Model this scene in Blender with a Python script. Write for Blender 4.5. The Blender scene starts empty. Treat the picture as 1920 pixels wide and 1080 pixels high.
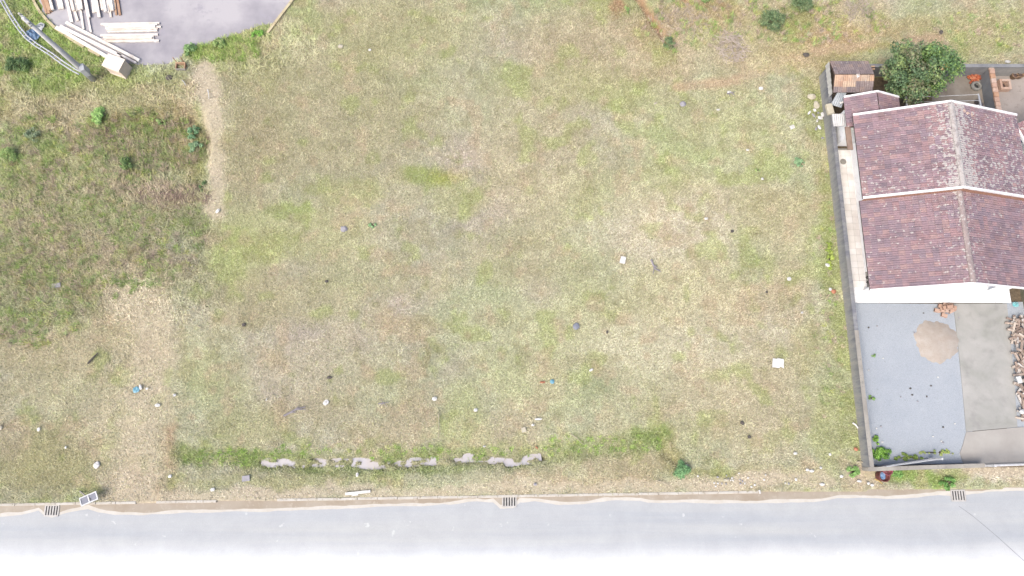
import bpy, math, random
import numpy as np
from mathutils import Vector, Matrix

random.seed(7)
rng = np.random.default_rng(11)
sc = bpy.context.scene
COL = sc.collection

# ------------------------------------------------------------------ camera, sky, sun, exposure
CAM_H, PITCH, FPX = 36.0, math.radians(13.0), 1300.0
cam_d = bpy.data.cameras.new('camera')
cam_d.sensor_width = 36.0
cam_d.lens = 36.0 * FPX / 1920.0
cam_d.clip_end = 1500.0
cam = bpy.data.objects.new('camera', cam_d)
COL.objects.link(cam)
cam.location = (0, 0, CAM_H)
cam.rotation_euler = (PITCH, 0, 0)
sc.camera = cam

SUN_EL, SUN_AZ = math.radians(56), math.radians(226)      # azimuth measured from +X towards +Y
world = bpy.data.worlds.new('World')
sc.world = world
world.use_nodes = True
wn = world.node_tree.nodes
wl = world.node_tree.links
wn.clear()
sky = wn.new('ShaderNodeTexSky')
sky.sky_type = 'NISHITA'
sky.sun_disc = False
sky.sun_elevation = SUN_EL
sky.sun_rotation = math.pi / 2 - SUN_AZ
sky.air_density = 1.0
sky.dust_density = 6.0
sky.ozone_density = 2.5
bg = wn.new('ShaderNodeBackground')
bg.inputs['Strength'].default_value = 0.15
wo = wn.new('ShaderNodeOutputWorld')
wl.new(sky.outputs[0], bg.inputs[0])
wl.new(bg.outputs[0], wo.inputs[0])
sun_d = bpy.data.lights.new('sun', 'SUN')
sun_d.energy = 1.5
sun_d.angle = math.radians(36)
sun_d.color = (1.0, 0.975, 0.92)
sun = bpy.data.objects.new('sun', sun_d)
COL.objects.link(sun)
sv = Vector((math.cos(SUN_EL) * math.cos(SUN_AZ), math.cos(SUN_EL) * math.sin(SUN_AZ), math.sin(SUN_EL)))
sun.rotation_euler = sv.to_track_quat('Z', 'Y').to_euler()
sun.location = (20, 10, 40)
sc.view_settings.view_transform = 'Standard'
sc.view_settings.look = 'None'
sc.view_settings.gamma = 1.0
sc.view_settings.exposure = 0.95
sc.view_settings.use_curve_mapping = False
sc.cycles.max_bounces = 6
sc.cycles.diffuse_bounces = 3
sc.cycles.use_denoising = True

# ------------------------------------------------------------------ geometry of the view -> places on the ground
CP, SP = math.cos(PITCH), math.sin(PITCH)
def P(px, py, z=0.0):
    """place in the scene, at height z, of a point measured on the survey picture"""
    u, v = (px - 960) / FPX, -(py - 540) / FPX
    d = (u, v * CP + SP, v * SP - CP)
    t = (z - CAM_H) / d[2]
    return Vector((d[0] * t, d[1] * t, z))
def topx(x, y):
    yc = y * CP - CAM_H * SP
    zc = y * SP + CAM_H * CP
    return 960 + FPX * x / zc, 540 - FPX * yc / zc

GAIN = 2.35                       # how bright a horizontal sheet of albedo 1 comes out
def lin(c):
    c = np.asarray(c, float) / 255.0
    return np.where(c <= 0.04045, c / 12.92, ((c + 0.055) / 1.055) ** 2.4)
def A(r, g, b, k=1.0):
    a = np.clip(lin((r, g, b)) / GAIN * k, 0.004, 0.85)
    return (float(a[0]), float(a[1]), float(a[2]), 1.0)

# ------------------------------------------------------------------ numpy noise
def vnoise(x, y, scale, seed):
    r = np.random.default_rng(seed)
    n = 256
    tab = r.random((n, n))
    fx, fy = x / scale + 1000.3, y / scale + 1000.7
    ix, iy = np.floor(fx).astype(int), np.floor(fy).astype(int)
    tx, ty = fx - ix, fy - iy
    tx = tx * tx * (3 - 2 * tx); ty = ty * ty * (3 - 2 * ty)
    a = tab[ix % n, iy % n]; b = tab[(ix + 1) % n, iy % n]
    c = tab[ix % n, (iy + 1) % n]; d = tab[(ix + 1) % n, (iy + 1) % n]
    return (a * (1 - tx) + b * tx) * (1 - ty) + (c * (1 - tx) + d * tx) * ty
def fbm(x, y, scale, seed, octv=4):
    s = np.zeros_like(x, float); w = 0; a = 1.0
    for k in range(octv):
        s = s + a * vnoise(x, y, scale / 2 ** k, seed + k * 17); w += a; a *= 0.55
    return s / w
def sstep(a, b, x):
    t = np.clip((x - a) / (b - a), 0, 1)
    return t * t * (3 - 2 * t)
def seg_dist(px, py, pts):
    d = np.full(px.shape, 1e9)
    for (ax, ay), (bx, by) in zip(pts[:-1], pts[1:]):
        vx, vy = bx - ax, by - ay
        t = np.clip(((px - ax) * vx + (py - ay) * vy) / (vx * vx + vy * vy), 0, 1)
        d = np.minimum(d, np.hypot(px - ax - t * vx, py - ay - t * vy))
    return d
def in_poly(x, y, poly):
    ins = np.zeros(x.shape, bool)
    n = len(poly)
    for i in range(n):
        x0, y0 = poly[i]; x1, y1 = poly[(i + 1) % n]
        c = ((y0 > y) != (y1 > y))
        with np.errstate(divide='ignore', invalid='ignore'):
            xi = (x1 - x0) * (y - y0) / (y1 - y0 + 1e-12) + x0
        ins ^= c & (x < xi)
    return ins

# ------------------------------------------------------------------ material helpers
def new_mat(name):
    m = bpy.data.materials.new(name)
    m.use_nodes = True
    nt = m.node_tree
    b = nt.nodes['Principled BSDF']
    return m, nt, b
def nd(nt, kind, **kw):
    n = nt.nodes.new(kind)
    for k, v in kw.items():
        if k in n.inputs: n.inputs[k].default_value = v
        else: setattr(n, k, v)
    return n
def noise(nt, scale, detail=4, rough=0.6, vec=None, dist=0.0):
    n = nd(nt, 'ShaderNodeTexNoise')
    n.inputs['Scale'].default_value = scale
    n.inputs['Detail'].default_value = detail
    n.inputs['Roughness'].default_value = rough
    n.inputs['Distortion'].default_value = dist
    if vec: nt.links.new(vec, n.inputs['Vector'])
    return n
def wpos(nt):
    return nd(nt, 'ShaderNodeNewGeometry').outputs['Position']
def rampn(nt, src, stops):
    r = nd(nt, 'ShaderNodeValToRGB')
    e = r.color_ramp.elements
    e[0].position, e[0].color = stops[0]
    e[1].position, e[1].color = stops[-1]
    for p, c in stops[1:-1]:
        k = e.new(p); k.color = c
    nt.links.new(src, r.inputs[0])
    return r.outputs[0]
def mixc(nt, fac, a, b, mode='MIX'):
    m = nd(nt, 'ShaderNodeMix', data_type='RGBA', blend_type=mode)
    for sock, v in ((m.inputs[0], fac), (m.inputs[6], a), (m.inputs[7], b)):
        if hasattr(v, 'is_output') or isinstance(v, bpy.types.NodeSocket): nt.links.new(v, sock)
        else: sock.default_value = v
    return m.outputs[2]
def math_(nt, op, a, b=None):
    m = nd(nt, 'ShaderNodeMath', operation=op)
    for sock, v in zip(m.inputs, (a, b)):
        if v is None: continue
        if isinstance(v, bpy.types.NodeSocket): nt.links.new(v, sock)
        else: sock.default_value = v
    return m.outputs[0]
def bump(nt, b, h, strength=0.3, dist=0.02):
    n = nd(nt, 'ShaderNodeBump')
    n.inputs['Strength'].default_value = strength
    n.inputs['Distance'].default_value = dist
    nt.links.new(h, n.inputs['Height'])
    nt.links.new(n.outputs[0], b.inputs['Normal'])
W0, W1 = (0, 0, 0, 1), (1, 1, 1, 1)
def plain(name, c1, c2=None, scale=3.0, rough=0.8, bmp=0.2, metal=0.0, c3=None, world=True, lo=0.35, hi=0.65):
    """two or three tone weathered surface"""
    m, nt, b = new_mat(name)
    b.inputs['Roughness'].default_value = rough
    b.inputs['Metallic'].default_value = metal
    vec = wpos(nt) if world else nd(nt, 'ShaderNodeTexCoord').outputs['Object']
    n1 = noise(nt, scale, 5, 0.62, vec)
    c2 = c2 or tuple(x * 0.75 for x in c1[:3]) + (1,)
    col = rampn(nt, n1.outputs[0], [(lo, c1), (hi, c2)])
    if c3:
        n2 = noise(nt, scale * 4.3, 4, 0.7, vec)
        f = rampn(nt, n2.outputs[0], [(0.56, W0), (0.68, W1)])
        col = mixc(nt, f, col, c3)
    nt.links.new(col, b.inputs['Base Color'])
    if bmp:
        n3 = noise(nt, scale * 9, 3, 0.6, vec)
        bump(nt, b, n3.outputs[0], bmp, 0.01)
    return m
def attr_mat(name, attr='col', rough=0.85, extra=None, trans=0.0):
    m, nt, b = new_mat(name)
    b.inputs['Roughness'].default_value = rough
    b.inputs['Specular IOR Level'].default_value = 0.25
    a = nd(nt, 'ShaderNodeAttribute', attribute_name=attr)
    col = a.outputs['Color']
    if extra: col = extra(nt, b, col)
    nt.links.new(col, b.inputs['Base Color'])
    return m

# ------------------------------------------------------------------ object helpers
WL = {}                                           # object name -> world location
def tag(o, label=None, cat=None, group=None, kind=None):
    if label: o['label'] = label
    if cat: o['category'] = cat
    if group: o['group'] = group
    if kind: o['kind'] = kind
    return o
def place(o, loc, parent=None):
    loc = Vector(loc)
    if parent is not None:
        o.parent = parent
        o.location = loc - WL[parent.name]
    else:
        o.location = loc
    COL.objects.link(o)
    WL[o.name] = loc
    return o
def empty(name, loc, label=None, cat=None, group=None, kind=None):
    o = bpy.data.objects.new(name, None)
    o.empty_display_size = 0.2
    place(o, loc)
    return tag(o, label, cat, group, kind)
class MB:
    """collects shapes in scene coordinates and links them as one mesh object"""
    def __init__(s): s.v = []; s.f = []
    def add(s, vs, fs):
        k = len(s.v); s.v += [tuple(x) for x in vs]; s.f += [tuple(i + k for i in f) for f in fs]; return s
    def box(s, c, size, rz=0.0, M=None):
        hx, hy, hz = size[0] / 2, size[1] / 2, size[2] / 2
        R = M if M is not None else Matrix.Rotation(rz, 3, 'Z')
        vs = [Vector(c) + R @ Vector((x, y, z)) for x in (-hx, hx) for y in (-hy, hy) for z in (-hz, hz)]
        return s.add(vs, [(0, 1, 3, 2), (4, 6, 7, 5), (0, 4, 5, 1), (2, 3, 7, 6), (0, 2, 6, 4), (1, 5, 7, 3)])
    def bar(s, a, b, w, h, up=(0, 0, 1)):
        a, b = Vector(a), Vector(b)
        d = (b - a); L = d.length; d.normalize()
        sx = d.cross(Vector(up))
        if sx.length < 1e-4: sx = d.cross(Vector((0, 1, 0)))
        sx.normalize(); u = sx.cross(d)
        M = Matrix((d, sx, u)).transposed()
        return s.box((a + b) / 2, (L, w, h), M=M)
    def tube(s, pts, rad, n=8, cap=True):
        pts = [Vector(p) for p in pts]
        if not hasattr(rad, '__len__'): rad = [rad] * len(pts)
        base = len(s.v)
        for i, p in enumerate(pts):
            d = (pts[min(i + 1, len(pts) - 1)] - pts[max(i - 1, 0)]).normalized()
            a = d.cross(Vector((0.13, 0.2, 1)))
            if a.length < 1e-3: a = d.cross(Vector((1, 0, 0)))
            a.normalize(); b = d.cross(a)
            for k in range(n):
                t = 2 * math.pi * k / n
                s.v.append(tuple(p + rad[i] * (math.cos(t) * a + math.sin(t) * b)))
        for i in range(len(pts) - 1):
            for k in range(n):
                k2 = (k + 1) % n
                s.f.append((base + i * n + k, base + i * n + k2, base + (i + 1) * n + k2, base + (i + 1) * n + k))
        if cap:
            s.f.append(tuple(base + k for k in range(n))[::-1])
            s.f.append(tuple(base + (len(pts) - 1) * n + k for k in range(n)))
        return s
    def lathe(s, c, prof, n=16, squash=1.0):
        base = len(s.v); c = Vector(c)
        for r, z in prof:
            for k in range(n):
                t = 2 * math.pi * k / n
                s.v.append((c.x + r * math.cos(t), c.y + r * squash * math.sin(t), c.z + z))
        for i in range(len(prof) - 1):
            for k in range(n):
                k2 = (k + 1) % n
                s.f.append((base + i * n + k, base + i * n + k2, base + (i + 1) * n + k2, base + (i + 1) * n + k))
        return s
    def sheet(s, poly, th=0.0):
        """polygon of points; th > 0 makes it a slab downwards"""
        k = len(s.v); n = len(poly)
        s.v += [tuple(p) for p in poly]
        s.f.append(tuple(range(k, k + n)))
        if th:
            s.v += [(p[0], p[1], p[2] - th) for p in poly]
            s.f.append(tuple(range(k + n, k + 2 * n))[::-1])
            for i in range(n):
                j = (i + 1) % n
                s.f.append((k + i, k + n + i, k + n + j, k + j))
        return s
    def rock(s, c, size, seed=0, sub=1, jit=0.22, flat=0.0, rz=0.0):
        import bmesh
        r = random.Random(seed)
        bm = bmesh.new()
        bmesh.ops.create_icosphere(bm, subdivisions=sub, radius=0.5)
        cs, sn = math.cos(rz), math.sin(rz)
        vs = []
        for v in bm.verts:
            k = 1 + r.uniform(-jit, jit)
            x, y, z = v.co.x * size[0] * k, v.co.y * size[1] * k, v.co.z * size[2] * k
            vs.append((c[0] + x * cs - y * sn, c[1] + x * sn + y * cs, c[2] + z))
        fs = [tuple(v.index for v in f.verts) for f in bm.faces]
        bm.free()
        return s.add(vs, fs)
    def build(s, name, mat, parent=None, smooth=False, bevel=0.0):
        vs = np.array(s.v, float)
        o0 = np.array([vs[:, 0].mean(), vs[:, 1].mean(), vs[:, 2].min()])
        me = bpy.data.meshes.new(name)
        me.from_pydata((vs - o0).tolist(), [], s.f)
        me.update()
        if smooth:
            me.polygons.foreach_set('use_smooth', [True] * len(me.polygons))
        me.materials.append(mat)
        o = bpy.data.objects.new(name, me)
        place(o, o0, parent)
        if bevel:
            b = o.modifiers.new('bevel', 'BEVEL'); b.width = bevel; b.segments = 2; b.limit_method = 'ANGLE'
        return o
def fast_mesh(name, verts, nper, mat, cols=None, parent=None, kind=None, loc=(0, 0, 0), attr='col'):
    """many separate n-gons: verts (N*nper, 3), every nper in a row one face; cols one colour for each vertex"""
    me = bpy.data.meshes.new(name)
    nv = len(verts); nf = nv // nper
    me.vertices.add(nv); me.loops.add(nv); me.polygons.add(nf)
    me.vertices.foreach_set('co', (np.asarray(verts) - np.array(loc)).astype(np.float32).ravel())
    me.loops.foreach_set('vertex_index', np.arange(nv, dtype=np.int32))
    me.polygons.foreach_set('loop_start', np.arange(0, nv, nper, dtype=np.int32))
    me.update(calc_edges=True)
    if cols is not None:
        a = me.attributes.new(attr, 'FLOAT_COLOR', 'POINT')
        c4 = np.ones((nv, 4), np.float32); c4[:, :3] = cols
        a.data.foreach_set('color', c4.ravel())
    me.materials.append(mat)
    o = bpy.data.objects.new(name, me)
    place(o, loc, parent)
    if kind: o['kind'] = kind
    return o

# ------------------------------------------------------------------ where things lie on the plot
def kerb_y(x): return -2.31 + 0.0163 * x
WX0, WX1 = 17.60, 17.80            # plot wall, outer and inner face
BACKY = P(1860, 143).y             # foot of the back wall
CUL = [(55, -60), (66, 2), (72, 16), (98, 47), (138, 76), (192, 104), (232, 118), (268, 122), (310, 121), (335, 112), (348, 96), (372, 88),
       (405, 80), (440, 66), (480, 50), (512, 44), (528, 26), (548, 0), (575, -60)]
PUD = [(490, 866), (540, 872), (600, 867), (660, 866), (720, 873), (780, 866), (830, 861), (890, 861), (950, 868), (1015, 857)]
DITCH = [(345, 850), (420, 858), (500, 867), (600, 868), (720, 868), (850, 863), (960, 862), (1040, 850), (1120, 838), (1200, 826), (1245, 818)]
REDPATH = [(1270, 164), (1330, 158), (1385, 150), (1425, 138), (1455, 121), (1485, 106), (1520, 97), (1560, 94), (1610, 89), (1660, 86), (1760, 72)]
GULLY = [(1195, -5), (1212, 18), (1222, 38), (1240, 58), (1252, 82)]

# field of colour: centre, radii (picture units), display colour, weight
SPOTS = [
 (170,430,280,150,(164,160,122),.8),(60,560,170,120,(162,160,122),.75),(310,430,90,70,(150,150,114),.6),(100,560,70,50,(156,160,122),.5),
 (250,250,120,55,(150,142,94),.75),(120,330,120,60,(150,152,100),.5),(40,270,60,50,(140,158,96),.6),(60,320,90,30,(166,172,118),.6),
 (325,368,75,26,(176,150,134),.85),(230,350,60,22,(184,164,142),.6),(150,460,60,30,(168,152,124),.5),(330,470,40,25,(178,176,162),.7),
 (90,90,150,110,(164,174,106),.85),(60,30,70,60,(150,164,92),.5),(200,130,70,40,(160,166,106),.7),(300,175,110,22,(186,172,132),.7),
 (140,190,60,60,(164,154,112),.5),(420,92,75,26,(150,164,86),.9),(490,68,36,20,(142,178,84),.85),(330,150,30,26,(150,156,98),.5),
 (330,240,12,55,(192,164,126),.6),(355,285,28,60,(142,138,92),.8),(250,300,50,40,(140,138,92),.5),(290,205,70,10,(150,140,98),.6),
 (395,165,20,50,(204,192,168),.9),(392,230,14,40,(200,188,160),.6),(412,318,16,34,(212,200,176),.95),(413,262,18,18,(180,184,110),.7),
 (400,420,26,50,(200,194,162),.6),(420,285,14,28,(178,188,112),.7),
 (230,580,55,90,(200,186,154),.8),(90,665,90,50,(192,182,148),.6),(280,660,50,90,(198,190,160),.7),(260,860,85,80,(202,192,162),.85),
 (260,925,100,30,(202,188,166),.8),(90,860,100,70,(172,166,120),.7),(20,820,40,40,(196,180,156),.6),(130,800,40,30,(176,178,128),.5),
 (330,850,10,60,(190,156,128),.6),(325,815,14,22,(196,150,122),.7),(345,660,8,90,(184,172,134),.5),
 (600,210,220,130,(184,174,142),.7),(470,300,70,90,(186,172,142),.6),(700,60,200,70,(188,182,138),.6),(560,30,40,60,(180,190,132),.7),
 (470,120,60,60,(178,176,128),.6),(600,85,60,12,(196,198,158),.5),(480,240,50,40,(182,172,140),.6),
 (1130,90,150,100,(192,176,144),.7),(1290,60,70,60,(204,188,160),.8),(1350,30,60,30,(186,166,128),.6),(1050,160,160,40,(184,184,138),.6),
 (560,440,160,60,(192,194,142),.7),(660,360,60,30,(186,188,130),.6),(800,330,70,20,(162,176,104),.75),(830,330,24,12,(172,176,94),.6),
 (480,460,60,30,(176,184,118),.6),(540,400,50,12,(160,178,106),.6),(860,370,60,30,(190,192,136),.5),(440,500,60,40,(198,200,150),.6),
 (1000,300,120,120,(194,184,148),.5),(1290,290,140,80,(190,193,148),.5),(1110,360,50,60,(192,190,148),.5),(1180,180,70,30,(178,184,130),.6),
 (1300,395,90,60,(206,192,164),.85),(1190,440,40,30,(208,192,168),.8),(1290,470,120,60,(202,190,162),.6),(1240,350,60,40,(186,186,138),.4),
 (1450,400,70,60,(190,178,142),.6),(1480,540,40,60,(194,180,152),.7),(1440,500,14,24,(168,184,112),.6),(1320,200,90,50,(192,192,146),.5),
 (1290,290,70,20,(180,192,132),.35),(1230,250,40,20,(174,192,126),.35),(1420,240,60,60,(196,196,150),.5),
 (980,690,90,60,(190,196,152),.7),(870,790,45,70,(190,196,144),.7),(770,790,40,80,(190,178,150),.75),(960,810,45,40,(188,176,152),.75),
 (760,610,70,24,(198,180,150),.7),(800,660,12,30,(160,150,112),.6),(1180,640,110,70,(202,196,158),.7),(1110,560,80,40,(190,194,144),.5),
 (1390,690,120,60,(194,182,150),.7),(1420,770,120,60,(192,180,152),.7),(1300,800,90,50,(190,184,148),.5),(1520,650,30,60,(180,176,128),.5),
 (1330,640,60,40,(196,194,164),.6),(1450,830,60,40,(192,180,156),.6),(1260,845,22,40,(160,154,108),.7),(1180,870,80,30,(190,170,138),.6),
 (1120,905,120,14,(202,178,146),.6),(1390,905,90,22,(206,192,170),.85),(1500,900,60,26,(196,186,150),.7),(1560,800,30,90,(172,178,120),.55),
 (1350,885,90,12,(160,160,106),.6),(480,800,90,40,(184,186,134),.6),(420,740,60,40,(190,194,146),.5),(380,690,40,50,(178,184,128),.5),
 (600,760,90,40,(190,180,148),.5),(560,905,200,14,(180,184,130),.6),(470,560,80,60,(184,176,136),.6),(600,560,90,50,(190,184,146),.6),
 (700,520,120,40,(186,186,142),.5),(1000,480,140,60,(188,184,144),.5),(1480,60,110,50,(182,166,122),.6),(1440,50,60,30,(160,160,104),.5),
 (1600,30,60,50,(186,170,134),.5),(1840,60,110,50,(182,176,128),.7),(1600,60,60,40,(178,170,122),.5),(1620,98,70,8,(160,168,92),.8),
 (1370,100,36,36,(192,172,156),.6),(1300,0,40,10,(186,134,106),.7),(1520,170,26,40,(182,164,130),.5),(1545,150,14,40,(150,160,84),.8),
 (1385,160,50,20,(188,178,140),.5),(1150,10,60,20,(164,168,112),.6),(1160,14,10,10,(180,140,110),.6),
 (1630,890,24,20,(202,170,138),.95),(1720,895,80,16,(150,176,96),.9),(1870,893,60,16,(196,180,160),.95),
]
SPOTS += [
 (600,690,160,50,(198,192,160),.45),(400,650,60,60,(204,204,166),.5),(120,760,110,50,(200,194,162),.5),(950,620,120,50,(204,204,168),.5),(1350,720,120,60,(206,196,168),.55),(1250,760,120,40,(204,196,166),.5),(1480,440,50,80,(200,192,158),.4),
 (80,40,110,60,(150,176,96),.7),(130,130,90,50,(156,176,100),.7),(30,150,50,60,(146,166,92),.6),(250,150,60,20,(166,176,110),.6),
 (120,380,120,30,(172,160,134),.5),(220,440,80,30,(170,160,134),.5),(70,470,70,26,(172,158,132),.5),(330,500,50,24,(166,154,132),.5),(150,520,70,26,(162,152,128),.5),
 (1875,906,70,9,(238,230,216),.9),(1838,902,14,8,(240,232,220),.8),(1860,888,60,10,(200,184,166),.8),(1530,72,60,14,(198,164,132),.6),(1160,22,14,16,(188,146,116),.6),(1640,66,70,10,(196,168,134),.5),(1320,4,50,8,(190,142,112),.7),(1250,120,20,30,(182,160,124),.5),
 (1240,430,150,75,(215,206,184),.85),(1195,645,130,60,(213,208,180),.85),(1340,620,110,80,(211,203,178),.75),(1260,530,110,50,(208,203,174),.6),(1290,550,110,60,(206,196,160),.5),(1400,560,70,50,(204,190,158),.5),
 (270,640,60,110,(206,194,162),.8),(262,800,70,120,(206,196,166),.8),(255,915,90,40,(208,194,168),.8),(90,650,110,45,(204,192,160),.7),(150,720,110,50,(196,190,152),.5),
 (1040,620,90,50,(200,200,160),.6),(1010,720,80,60,(196,196,156),.6),(860,820,60,30,(200,200,152),.6),(700,820,60,40,(198,186,158),.7),
 (1480,115,130,26,(194,172,134),.7),(1560,60,90,30,(190,166,128),.6),(1340,20,80,30,(184,164,124),.6),(1400,95,60,40,(186,172,134),.6),(1230,60,40,60,(184,160,124),.6),
 (1250,130,60,30,(190,174,140),.6),(1690,60,70,24,(186,170,128),.6),(1500,40,40,30,(160,164,104),.6),(1320,70,34,24,(168,176,110),.6),(1240,110,26,30,(166,170,112),.6),
 (60,130,60,40,(132,152,88),.6),(20,60,50,60,(140,162,90),.6),(160,90,60,40,(150,170,96),.6),(110,215,70,40,(176,156,128),.6),(20,190,50,40,(174,154,122),.6),
 (210,215,60,20,(150,146,96),.6),(270,265,40,40,(130,136,84),.6),(120,290,60,30,(152,158,98),.6),(200,400,70,26,(150,158,108),.6),(90,430,50,24,(176,160,130),.6),
 (350,420,36,50,(140,146,104),.6),(250,480,80,20,(168,154,128),.6),(60,500,60,30,(156,160,112),.6),(180,560,50,40,(158,150,122),.6),(30,600,40,30,(140,154,100),.6),
]
WALLEDGE = [(1522, 190), (1540, 240), (1556, 400), (1572, 560), (1590, 700), (1604, 850)]
BASEC = (187, 188, 157)

def field(x, y):
    """display colour (linear), blade density 0..1 and blade length for every place"""
    px, py = topx(x, y)
    wx = (fbm(x, y, 2.2, 5) - .5) * 46 + (fbm(x, y, .5, 8, 2) - .5) * 20
    wy = (fbm(x, y, 2.2, 35) - .5) * 46 + (fbm(x, y, .5, 38, 2) - .5) * 20
    qx, qy = px + wx, py + wy
    c = np.empty(x.shape + (3,)); c[:] = BASEC
    n1 = fbm(x, y, 5.0, 50, 4)[..., None]; n2 = fbm(x, y, 1.4, 70, 4)[..., None]; n3 = fbm(x, y, 3.0, 90, 4)[..., None]
    c = c + (n1 - .5) * np.array([-18, 3, -26]) * 1.8 + (n2 - .5) * np.array([22, 16, 18]) * 1.6
    pale = sstep(420, 760, py + wy * 2) * .28  # overexposure fade towards the street, put into the grass colour
    c = c * (1 - pale[..., None]) + np.array((202, 197, 172)) * pale[..., None]
    for (cx, cy, rx, ry, colr, w) in SPOTS:
        d = np.sqrt(((qx - cx) / (rx * 1.15)) ** 2 + ((qy - cy) / (ry * 1.15)) ** 2)
        k = (w * (1 - sstep(.45, 1.25, d)))[..., None]
        c = c * (1 - k) + np.array(colr) * k
    # green tufts and dry tufts everywhere
    g = sstep(.60, .74, fbm(x, y, 1.1, 130, 3)) * .45
    c = c * (1 - g[..., None]) + np.array((166, 180, 108)) * g[..., None]
    g = sstep(.58, .72, fbm(x, y, .7, 150, 3)) * .30
    c = c * (1 - g[..., None]) + np.array((158, 152, 112)) * g[..., None]
    g = sstep(.56, .72, fbm(x, y, 2.6, 160, 4)) * .5
    c = c * (1 - g[..., None]) + np.array((206, 196, 166)) * g[..., None]
    g = sstep(.60, .75, fbm(x, y, .9, 170, 3)) * .5
    c = c * (1 - g[..., None]) + np.array((200, 180, 152)) * g[..., None]
    dens = np.ones(x.shape) * .85
    ln = np.ones(x.shape) * .105
    # ditch
    d = seg_dist(px + wx * .5, py + wy * .3, DITCH)
    k = (1 - sstep(9, 30, d + (fbm(x, y, .8, 215, 3) - .5) * 26)) * (0.35 + .55 * sstep(.38, .58, fbm(x, y, 1.0, 210, 4)))
    c = c * (1 - k[..., None]) + np.array((140, 158, 92)) * k[..., None]
    ln = ln + .05 * k
    k = (1 - sstep(5, 15, seg_dist(px + wx * .3, py + wy * .25, PUD))) * .6
    c = c * (1 - k[..., None]) + np.array((172, 164, 138)) * k[..., None]
    # strip along the wall
    d = seg_dist(px + wx * .6, py, WALLEDGE)
    k = (1 - sstep(10, 36, d)) * (.15 + .55 * sstep(.38, .64, fbm(x, y, 1.1, 640, 3)))
    c = c * (1 - k[..., None]) + np.array((162, 172, 108)) * k[..., None]
    ln = ln + .04 * k
    # bare places
    bare = np.zeros(x.shape)
    d = seg_dist(qx * .3 + px * .7, qy * .3 + py * .7, REDPATH)
    k = (1 - sstep(3, 15, d)) * (.42 + .4 * sstep(.38, .6, fbm(x, y, 1.2, 610, 3)))
    c = c * (1 - k[..., None]) + np.array((203, 177, 149)) * k[..., None]; bare = np.maximum(bare, k)
    d = seg_dist(qx * .25 + px * .75, qy * .25 + py * .75, GULLY)
    k = (1 - sstep(3, 11, d)) * (.7 + .28 * sstep(.35, .6, fbm(x, y, 1.0, 620, 3)))
    c = c * (1 - k[..., None]) + np.array((184, 144, 116)) * k[..., None]; bare = np.maximum(bare, k)
    for pts, wd, w in (([(393, 130), (392, 230), (410, 290), (413, 350), (402, 400)], 21, .92), ([(240, 545), (290, 600), (285, 700), (258, 850), (255, 935)], 48, .62),
                       ([(330, 935), (900, 920), (1420, 908), (1560, 905)], 13, .8), ([(1825, 885), (1920, 890)], 22, .95),
                       ([(1612, 890), (1640, 895)], 22, .9), ([(1330, 905), (1450, 902)], 16, .7)):
        d = seg_dist(qx * .8 + px * .2, qy * .8 + py * .2, pts)
        k = (1 - sstep(wd * .5, wd * 1.3, d)) * w
        bare = np.maximum(bare, k)
        k = k * .85
        c = c * (1 - k[..., None]) + np.array((214, 201, 179)) * k[..., None]
    b2 = sstep(.62, .78, fbm(x, y, 1.7, 300, 4)) * .55
    bare = np.maximum(bare, b2)
    dens = dens * (1 - bare * .93)
    # rank growth in the low ground at the west and around the street end
    t = sstep(440, 340, px) * sstep(640, 560, py)
    t = np.maximum(t, sstep(150, 90, np.hypot((px - 430) * .7, (py - 85) * 2.2)))
    rank = t * sstep(.25, .5, 1 - bare)
    ln = ln + .085 * rank
    t2 = (1 - sstep(.7, 1.15, np.hypot((px - 325) / 90, (py - 366) / 32)))
    ln = ln + .1 * t2
    return c, np.clip(dens, 0, 1), ln, rank

# heights
def ground_z(x, y):
    px, py = topx(x, y)
    z = (fbm(x, y, 3.0, 400, 4) - .5) * .16 + (fbm(x, y, .6, 420, 2) - .5) * .05
    wob = (fbm(x, y, 1.0, 440, 3) - .5)
    # low ground with a cut bank on its east side
    e = sstep(392, 374, px + wob * 26 + (fbm(x, y, 3.5, 470, 2) - .5) * 26) * sstep(192, 244, py + wob * 46) * sstep(400, 290, py)
    wst = .35 + .65 * sstep(150, 330, px)
    z = z - .85 * e * wst
    # ditch beside the street
    d = seg_dist(px, py + wob * 10, DITCH)
    z = z - .13 * (1 - sstep(8, 30, d))
    d = seg_dist(px, py + wob * 8, PUD)
    z = z - (.115 + (fbm(x * .7, y * 1.5, .30, 480, 3) - .5) * .80) * (1 - sstep(4, 14, d))
    d = seg_dist(px + wob * 5, py, [(1240, 815), (1246, 850), (1275, 872)])
    z = z - .15 * (1 - sstep(3, 10, d))
    d = seg_dist(px, py, GULLY)
    z = z - .22 * (1 - sstep(3, 10, d))
    # calm near built edges
    ky = kerb_y(x)
    calm = sstep(.0, .9, y - ky)
    z = z * calm + (-.005) * (1 - calm)
    inside = sstep(WX0 - 1.0, WX0 - .2, x) * sstep(BACKY + 1.2, BACKY + .3, y) * sstep(-1.9, -1.4, y)
    z = z * (1 - inside) - .03 * inside
    cul = sstep(160, 110, np.hypot((px - 300) * .62, py - 0))
    z = z * (1 - cul) - .02 * cul
    z = np.where(y < ky - .07, -.30, z)
    return z
def gz(x, y):
    return float(ground_z(np.array([float(x)]), np.array([float(y)]))[0])
def G(px, py, dz=0.0):
    p = P(px, py)
    p.z = gz(p.x, p.y) + dz
    return p

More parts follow.
